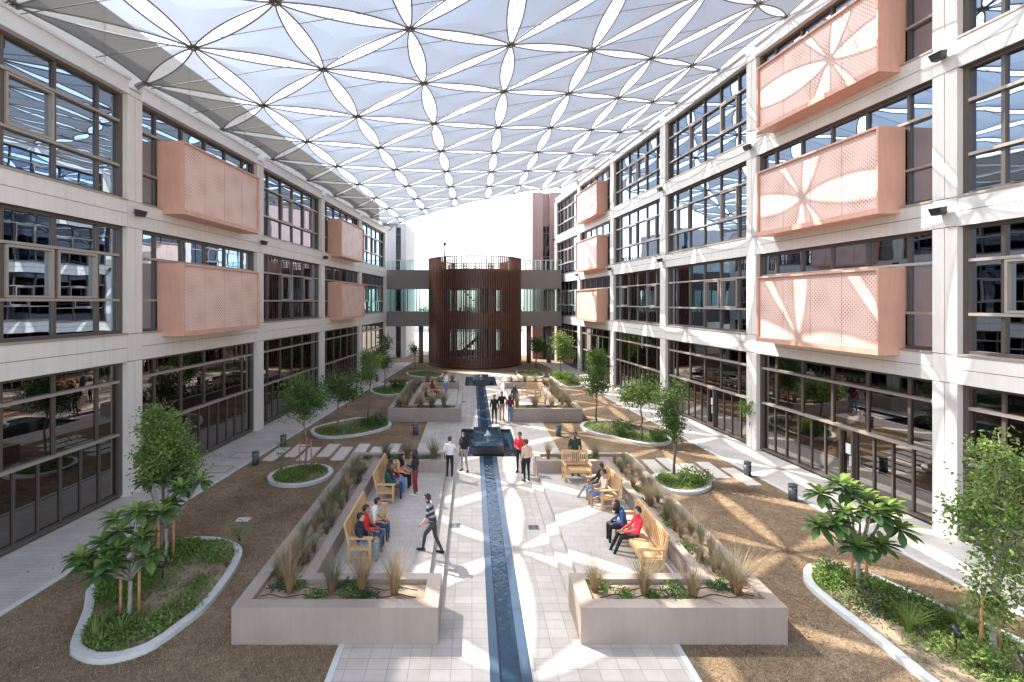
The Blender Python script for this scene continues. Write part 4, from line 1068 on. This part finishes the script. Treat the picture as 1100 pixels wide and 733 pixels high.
# ------------------------------------------------------------------ benches
def make_bench(L, label, group='teak benches on the terraces'):
    """local: length along x, sitter faces +y; seat front edge at y=.3"""
    t = thing('garden_bench', label, 'bench', group=group)
    def part(name, boxes):
        mb = MB()
        for b in boxes: mb.box(*b) if len(b) == 6 else mb.bar(*b)
        return local(mb, name, M_['teak'], t)
    h = L/2
    for sx in (-1, 1):
        x = sx*(h-.035)
        part('leg', [(x-.035,x+.035,.24,.31,0,.64)])
        part('leg', [(x-.035,x+.035,-.31,-.24,0,.5)])
        part('armrest', [(x-.05,x+.05,-.3,.36,.64,.68)])
        part('side_rail', [(x-.02,x+.02,-.24,.24,.34,.42), (x-.02,x+.02,-.24,.24,.12,.17)])
    part('seat', [(-h+.07,h-.07,.2-.076*k,.265-.076*k,.42,.445) for k in range(7)] + [(-h+.07,h-.07,.25,.285,.34,.42), (-h+.07,h-.07,-.27,-.235,.34,.42)])
    bk = [((-h+.035,-.275,.48),(-h+.035,-.40,1.0),.07,.06), ((h-.035,-.275,.48),(h-.035,-.40,1.0),.07,.06),
          ((-h,-.405,1.0),(h,-.405,1.0),.05,.09), ((-h+.07,-.29,.53),(h-.07,-.29,.53),.04,.07)]
    n = int(L/.11)
    for k in range(n):
        x = -h+.12+(L-.24)*k/(n-1); bk.append(((x,-.295,.55),(x,-.395,.97),.055,.02,(0,1,0)))
    part('backrest', bk)
    return t
B1 = make_bench(2.3, 'long teak bench with three seated men on the near left terrace')
def bench(src, x, y, rz, label, z=.32, first=False):
    t = src if first else copy_tree(src)
    t.location = (x, y, z); t.rotation_euler.z = rz; t['label'] = label; return t
LFT = -math.pi/2; RGT = math.pi/2     # sitter faces +x with rz=-90, faces -x with rz=+90
bench(B1, -3.0, 14.05, LFT, 'long teak bench with three seated young men on the near left terrace', first=True)
bench(B1, -3.0, 17.85, LFT, 'long teak bench with seated women farther back on the near left terrace')
bench(B1, 4.6, 13.45, RGT, 'long teak bench seating the blue jacket and red hoodie sitters in sun')
B2 = make_bench(1.35, 'short teak bench')
bench(B2, 4.55, 16.85, RGT+.12, 'short teak bench under the man in shorts on the near right terrace', first=True)
bench(B2, 4.1, 19.0, math.pi, 'narrow teak bench against the back planter wall before the man in dark green').scale = (.78, 1, 1)
bench(B2, -3.05, 32.4, LFT, 'short teak bench nearest the camera on the far left terrace')
bench(B2, -2.75, 35.4, LFT-.5, 'short teak bench angled toward the camera on the far left terrace')
bench(B2, 4.6, 32.3, RGT-.2, 'empty teak bench nearest the camera on the far right terrace')
bench(B2, 4.3, 35.2, RGT+.75, 'empty teak bench set diagonally at the back of the far right terrace')

# ------------------------------------------------------------------ people
SKIN = {'light': simple('skin_light', (.55,.33,.23), .5, .05), 'tan': simple('skin_tan', (.36,.20,.13), .5, .05), 'dark': simple('skin_dark', (.17,.09,.06), .5, .05)}
HAIR = {'black': simple('hair_black', (.012,.010,.009), .4, .2), 'brown': simple('hair_brown', (.05,.03,.02), .45, .2)}
EYE = simple('eye_dark', (.02,.015,.012), .3); LIP = simple('lip', (.32,.12,.10), .5)
CLOTH = {}
def cloth(name, col):
    if name not in CLOTH: CLOTH[name] = simple('cloth_'+name, col, .85, .1, 9, .15, 60)
    return CLOTH[name]
def stripes():
    m, nt, nd, lk, b = newmat('cloth_striped'); tc = nd.new("ShaderNodeTexCoord"); sp = nd.new("ShaderNodeSeparateXYZ"); lk.new(tc.outputs['Object'], sp.inputs[0])
    a = nd.new("ShaderNodeMath"); a.operation = 'PINGPONG'; a.inputs[1].default_value = .075; lk.new(sp.outputs[2], a.inputs[0])
    r = ramp(nd, [(.0, (.02,.03,.07)), (.035, (.02,.03,.07)), (.04, (.36,.33,.32)), (.075, (.36,.33,.32))]); r.color_ramp.interpolation = 'CONSTANT'
    lk.new(a.outputs[0], r.inputs[0]); lk.new(r.outputs[0], b.inputs['Base Color']); b.inputs['Roughness'].default_value = .9; return m
CLOTH['striped'] = stripes()
COL = dict(navy=(.018,.022,.045), red=(.55,.025,.025), white=(.75,.74,.72), jeans=(.08,.20,.33), darkjeans=(.03,.05,.10), black=(.015,.015,.017), charcoal=(.045,.045,.05),
           green=(.015,.085,.06), maroon=(.13,.02,.035), peach=(.70,.36,.22), wine=(.20,.02,.03), grey=(.33,.32,.31), khaki=(.36,.28,.19), darkgreen=(.018,.04,.03), tan=(.45,.34,.27),
           shortsblue=(.10,.20,.42), blue=(.03,.09,.26), crimson=(.75,.035,.06), beige=(.62,.46,.35), sky=(.12,.26,.52), shoewhite=(.72,.7,.68), shoeblue=(.06,.25,.60), sand=(.50,.36,.24))
def Cl(n): return CLOTH[n] if n == 'striped' else cloth(n, COL[n])
STAND = dict(pelvis=(0,0,.94), chest=(0,.01,1.24), neck=(0,0,1.46), head=(0,.025,1.605), sho=(.175,0,1.405), elb=(.235,-.03,1.12), wri=(.225,.06,.87), hip=(.085,0,.90), kne=(.10,.02,.50), ank=(.105,-.03,.085))
SIT = dict(pelvis=(0,0,.55), chest=(0,-.06,.86), neck=(0,-.05,1.06), head=(0,.0,1.20), sho=(.175,-.06,1.01), elb=(.225,.04,.75), wri=(.12,.27,.66), hip=(.085,.02,.53), kne=(.12,.44,.53), ank=(.12,.45,.085))
def seg_d(p, a, b):
    ab = b-a; t = np.clip(((p-a) @ ab)/max(1e-9, ab @ ab), 0, 1); return np.linalg.norm(p-(a+t[:,None]*ab), axis=1), t
def person(label, loc, rz, base=STAND, over=None, shirt='white', trousers='black', shoes='black', skin='tan', hair='black', sleeves='short', shorts=False, hairlen=0, s=1.0, lean=0.0):
    """over: joint overrides, sho_l / sho_r etc. for one side; lean bends the trunk forward (radians) about the pelvis"""
    J = {}
    for k, v in base.items():
        if k in ('sho','elb','wri','hip','kne','ank'):
            J[k+'_r'] = Vector(v); J[k+'_l'] = Vector((-v[0], v[1], v[2]))
        else: J[k] = Vector(v)
    if lean:
        R = Matrix.Rotation(-lean, 3, 'X'); pv = J['pelvis'].copy()
        for k in ('chest','neck','head','sho_l','sho_r'): J[k] = pv + R @ (J[k]-pv)
        for k in ('elb_l','elb_r'): J[k] = pv + R @ (J[k]-pv)
    for k, v in (over or {}).items(): J[k] = Vector(v)
    mb = MB(); caps = []
    def cap(a, b, r0, r1, zone, flat=1.0, lat=None):
        a, b = Vector(a), Vector(b); t = (b-a); t = t.normalized() if t.length > 1e-6 else Vector((0,0,1))
        mb.tube([a-t*r0*.8, a-t*r0*.5, a, a.lerp(b,.5), b, b+t*r1*.5, b+t*r1*.8], [r0*.45,r0*.82,r0,(r0+r1)/2*1.03,r1,r1*.82,r1*.45], 10, lat=lat, flat=flat)
        caps.append((np.array(a), np.array(b), r0, r1, zone))
    X = (1,0,0)
    P0, C, Nk, H = J['pelvis'], J['chest'], J['neck'], J['head']
    w = (P0+C)/2
    shc = (J['sho_l']+J['sho_r'])/2
    mb.tube([P0-(C-P0).normalized()*.1, P0-(C-P0).normalized()*.03, w, C, shc, shc.lerp(Nk,.6), Nk], [.10,.165,.145,.17,.165,.09,.055], 14, lat=X, flat=[.8,.68,.68,.66,.56,.7,1])
    caps.append((np.array(P0-(C-P0).normalized()*.02), np.array(P0), .15, .15, 'T')); caps.append((np.array(P0.lerp(C,.35)), np.array(shc), .15, .15, 'S'))
    caps.append((np.array(shc.lerp(Nk,.9)), np.array(H), .055, .055, 'K'))
    cap(Nk-Vector((0,0,.03)), H-Vector((0,0,.04)), .055, .052, 'K')
    hd = (H-Nk); fwd = Vector((0,1,0))
    mb.ell(H+Vector((0,0,.015)), (.076,.095,.112), 0, 14, 10); mb.ell(H+Vector((0,.028,-.06)), (.055,.06,.055), 0, 12, 8)
    caps.append((np.array(H), np.array(H+Vector((0,0,.02))), .1, .1, 'K'))
    mb.ell(H+Vector((0,.098,-.012)), (.014,.02,.024), 0, 8, 6)
    for sx in (-1, 1): mb.ell(H+Vector((sx*.077,-.005,-.01)), (.012,.022,.032), 0, 8, 6)
    for q, sx in (('_l',-1),('_r',1)):
        S0, E, Wr = J['sho'+q], J['elb'+q], J['wri'+q]
        cap(S0, E, .055, .043, 'S'); cap(E, Wr, .042, .029, 'F' if sleeves == 'short' else 'S')
        hdir = (Wr-E).normalized(); palm = Wr+hdir*.055
        cap(Wr, palm, .026, .034, 'K', .55)
        Hp, Kn, An = J['hip'+q], J['kne'+q], J['ank'+q]
        cap(Hp, Kn, .085, .058, 'T'); cap(Kn, An, .056, .040, 'F' if shorts else 'T')
        ft = J.get('toe'+q, An+Vector((sx*.03,.16,-.045)))
        heel = An+Vector((0,-.045,-.045))
        cap(heel, ft, .040, .036, 'B', .95)
        cap(An, An+Vector((0,0,-.03)), .040, .040, 'B')
    me0 = MB.build(mb, 'tmp', SKIN['tan'], loc=(0,0,0))
    md = me0.modifiers.new('r', 'REMESH'); md.mode = 'VOXEL'; md.voxel_size = .0145; md.use_smooth_shade = True
    sm = me0.modifiers.new('s', 'SMOOTH'); sm.iterations = 3; sm.factor = .5
    dg = bpy.context.evaluated_depsgraph_get(); me = bpy.data.meshes.new_from_object(me0.evaluated_get(dg)); bpy.data.objects.remove(me0)
    n = len(me.polygons); ctr = np.empty(n*3); me.polygons.foreach_get('center', ctr); ctr = ctr.reshape(-1,3)
    best = np.full(n, 9.0); zone = np.zeros(n, int); ZI = {'S':1,'T':2,'B':3,'K':0,'F':0}
    for a, b, r0, r1, z in caps:
        d, t = seg_d(ctr, a, b); d = d-(r0+(r1-r0)*t); up = d < best; best[up] = d[up]; zone[up] = ZI[z]
    if sleeves == 'short':
        pass
    verts = np.empty(len(me.vertices)*3); me.vertices.foreach_get('co', verts)
    vs = [tuple(v) for v in verts.reshape(-1,3).tolist()]; fs = [tuple(p.vertices) for p in me.polygons]
    bpy.data.meshes.remove(me)
    out = MB(); out.v = vs; out.f = fs; out.m = zone.tolist(); out.sm = [True]*len(fs)
    # fingers: four of unequal length, bent, and a thumb off the side of the palm
    for q, sx in (('_l',-1),('_r',1)):
        E, Wr = J['elb'+q], J['wri'+q]; h = (Wr-E).normalized()
        lat = h.cross(Vector((sx,0,0))); lat = lat.normalized() if lat.length > .1 else Vector((0,1,0))
        nrm = h.cross(lat).normalized(); palm = Wr+h*.075
        for k, L in enumerate((.062,.075,.07,.055)):
            b0 = palm+lat*(.024-.016*k); curl = nrm*(-sx)*.25
            out.tube([b0-h*.02, b0, b0+(h+curl*.5)*L*.5, b0+(h+curl*1.6)*L*.92], [.0085,.0085,.008,.006], 6, 0)
        t0 = Wr+h*.035+lat*.026
        out.tube([t0-lat*.012, t0+lat*.016+h*.02, t0+lat*.022+h*.052], [.0105,.010,.007], 6, 0)
    for sx in (-1,1): out.ell(H+Vector((sx*.029,.087,.012)), (.011,.008,.007), 4, 8, 6); out.tube([H+Vector((sx*.016,.094,.032)), H+Vector((sx*.044,.086,.033))], .004, 5, 4)
    out.tube([H+Vector((-.02,.09,-.058)), H+Vector((0,.096,-.058)), H+Vector((.02,.09,-.058))], [.003,.006,.003], 6, 5)
    o = out.build('person', [SKIN[skin], Cl(shirt), Cl(trousers), Cl(shoes), EYE, LIP], loc=(0,0,0))
    hb = MB(); r = random.Random(len(label))
    vs = []; nu, nv = 20, 10        # scalp shell, lower at the back than at the brow
    for j in range(nv+1):
        for i in range(nu):
            th = 2*math.pi*i/nu; fr_ = math.sin(th)
            lim = .33 if fr_ > .45 else (.50 if fr_ > -.1 else .72)
            ph = math.pi*lim*j/nv; k = 1.0+(.06*r.random() if j < nv else -.06)
            vs.append((H.x+.087*k*math.sin(ph)*math.cos(th), H.y-.006+.104*k*math.sin(ph)*math.sin(th), H.z+.022+.118*k*math.cos(ph)))
    fs = [(j*nu+i, (j+1)*nu+i, (j+1)*nu+(i+1) % nu, j*nu+(i+1) % nu) for j in range(nv) for i in range(nu)]
    hb.add(vs, fs, 0, True)
    if hairlen:
        for a in range(-4, 5):
            th = math.radians(-90+a*26); b0 = H+Vector((.07*math.cos(th), .08*math.sin(th), .02))
            hb.tube([b0+Vector((0,0,.06)), b0+Vector((.012*math.cos(th),.012*math.sin(th),-.06)), b0+Vector((.02*math.cos(th),.01*math.sin(th),-.06-hairlen))], [.03,.04,.022], 7)
    local(hb, 'hair', HAIR[hair], o)
    o.location = loc; o.rotation_euler.z = rz; o.scale = (s,s,s)
    return tag(o, label, 'person', 'people in the courtyard')
# a figure faces +y at rz=0; facing +x is -90 deg, facing -x is +90 deg, facing the camera is 180 deg
D = math.radians; T = .32
SITF = dict(wri_l=(-.10,.36,.62), wri_r=(.10,.36,.62))
person('man in a dark and grey striped tee stepping up onto the left terrace', (-1.1,13.66,.16), D(82), STAND,
       dict(kne_l=(-.11,.20,.62), ank_l=(-.12,.26,.245), kne_r=(.10,-.04,.50), ank_r=(.11,-.24,.085), elb_l=(-.25,.12,1.12), wri_l=(-.20,.28,.93), elb_r=(.25,.04,1.10), wri_r=(.2,.17,.88), toe_l=(-.13,.42,.20)),
       'striped','charcoal','black','light','black', s=1.0, lean=.22)
person('young man in navy jacket and bright jeans sitting nearest on the left bench', (-3.02,13.15,T-.08), D(-90), SIT, SITF, 'navy','jeans','shoewhite','light','black','long')
person('young man in a red shirt sitting between two others on the left bench', (-2.98,13.65,T-.08), D(-92), SIT, None, 'red','darkjeans','shoewhite','tan','black','long')
person('young man in a white tee leaning forward on the left bench', (-2.92,14.2,T-.08), D(-88), SIT, SITF, 'white','darkjeans','shoewhite','tan','black','short', lean=.25)
person('woman in a green jacket sitting nearest on the second left bench', (-2.98,17.2,T-.08), D(-80), SIT, None, 'green','darkjeans','shoewhite','light','brown','long',hairlen=.16, lean=.1)
person('person in a maroon patterned top sitting behind the green jacket', (-2.95,17.75,T-.08), D(-85), SIT, None, 'maroon','sky','shoewhite','light','black','long',hairlen=.1)
person('woman with long dark hair in a peach top on the second left bench', (-2.8,18.35,T-.08), D(-100), SIT, SITF, 'peach','black','shoewhite','light','black','long',hairlen=.3, lean=.25)
person('woman in black top and wine red trousers standing by the second left bench', (-2.05,17.5,T), D(75), STAND, dict(wri_l=(-.12,.28,1.15), elb_l=(-.24,.06,1.12)), 'black','wine','shoewhite','light','black','long',hairlen=.3,s=.95)
person('man in a white shirt and black trousers standing left of the nearer pool', (-.92,20.0,0), D(-10), STAND, dict(elb_r=(.26,.12,1.2), wri_r=(.22,.3,1.35)), 'white','black','shoewhite','tan','brown','short')
person('woman in black top and grey trousers standing at the corner of the nearer pool', (-.35,20.9,0), D(150), STAND, dict(kne_l=(-.14,.03,.5), ank_l=(-.22,.04,.085)), 'black','grey','black','light','black','short',s=.96,hairlen=.1)
person('man in a crimson jacket standing right of the nearer pool', (2.05,20.7,0), D(160), STAND, dict(elb_r=(.2,.1,1.13), wri_r=(.05,.22,1.1)), 'crimson','black','black','tan','black','long',s=1.0)
person('person in a pale peach jacket and black trousers right of the nearer pool', (2.22,19.68,0), D(25), STAND, None, 'beige','black','black','light','brown','long',s=.98)
person('man in a dark green polo standing behind the narrow bench at the back wall', (4.15,19.5,T), D(178), STAND, None, 'darkgreen','khaki','black','dark','black','short',s=1.02)
person('man in pale vest and blue shorts sitting on the short right bench', (4.5,16.6,T-.08), D(96), SIT, dict(wri_l=(-.13,.33,.64), elb_l=(-.27,.05,.78)), 'tan','shortsblue','shoewhite','tan','black','short',shorts=True)
person('man in black shirt and grey trousers sitting beside the man in shorts', (4.5,17.2,T-.08), D(92), SIT, dict(ank_r=(.1,.72,.085), kne_r=(.12,.46,.5)), 'black','grey','black','tan','black','long', lean=-.1)
person('woman in a blue jacket with long hair leaning over on the right bench', (4.45,14.15,T-.08), D(90), SIT, SITF, 'blue','black','shoewhite','tan','black','long',hairlen=.2, lean=.4)
person('person in a red hooded jacket leaning back on the right bench', (4.56,13.55,T-.08), D(94), SIT, dict(ank_l=(-.1,.62,.085), ank_r=(.12,.66,.085), wri_l=(-.1,.34,.66), wri_r=(.1,.32,.66)), 'crimson','black','shoeblue','light','black','long', lean=-.12)
person('person all in black standing on the far plaza nearest the channel', (1.35,29.1,0), D(170), STAND, None, 'black','black','black','tan','black','long')
person('man in black jacket and khaki trousers standing on the far plaza', (1.85,29.8,0), D(195), STAND, dict(elb_l=(-.3,.02,1.15), wri_l=(-.2,.16,1.05)), 'black','khaki','black','light','black','long',s=1.03)
person('woman in a maroon top and jeans standing at the far right planter corner', (2.3,29.2,0), D(20), STAND, None, 'maroon','jeans','shoewhite','light','black','long',s=.97,hairlen=.1)
person('dark haired person standing half hidden behind the maroon top', (2.75,31.3,.32), D(190), STAND, None, 'charcoal','black','black','light','black','long',s=.92,hairlen=.22)
person('person in dark clothes sitting on the nearest far left bench', (-3.02,32.3,T-.08), D(-90), SIT, None, 'black','charcoal','black','light','black','long')
person('person in maroon and white sitting on the angled far left bench', (-2.85,35.25,T-.08), D(-120), SIT, None, 'maroon','wine','shoewhite','light','black','long',hairlen=.1)
person('person in blue with pale shawl standing at the back of the far left terrace', (-1.95,36.6,T), D(-120), STAND, None, 'white','sky','shoewhite','light','brown','long',s=.95)
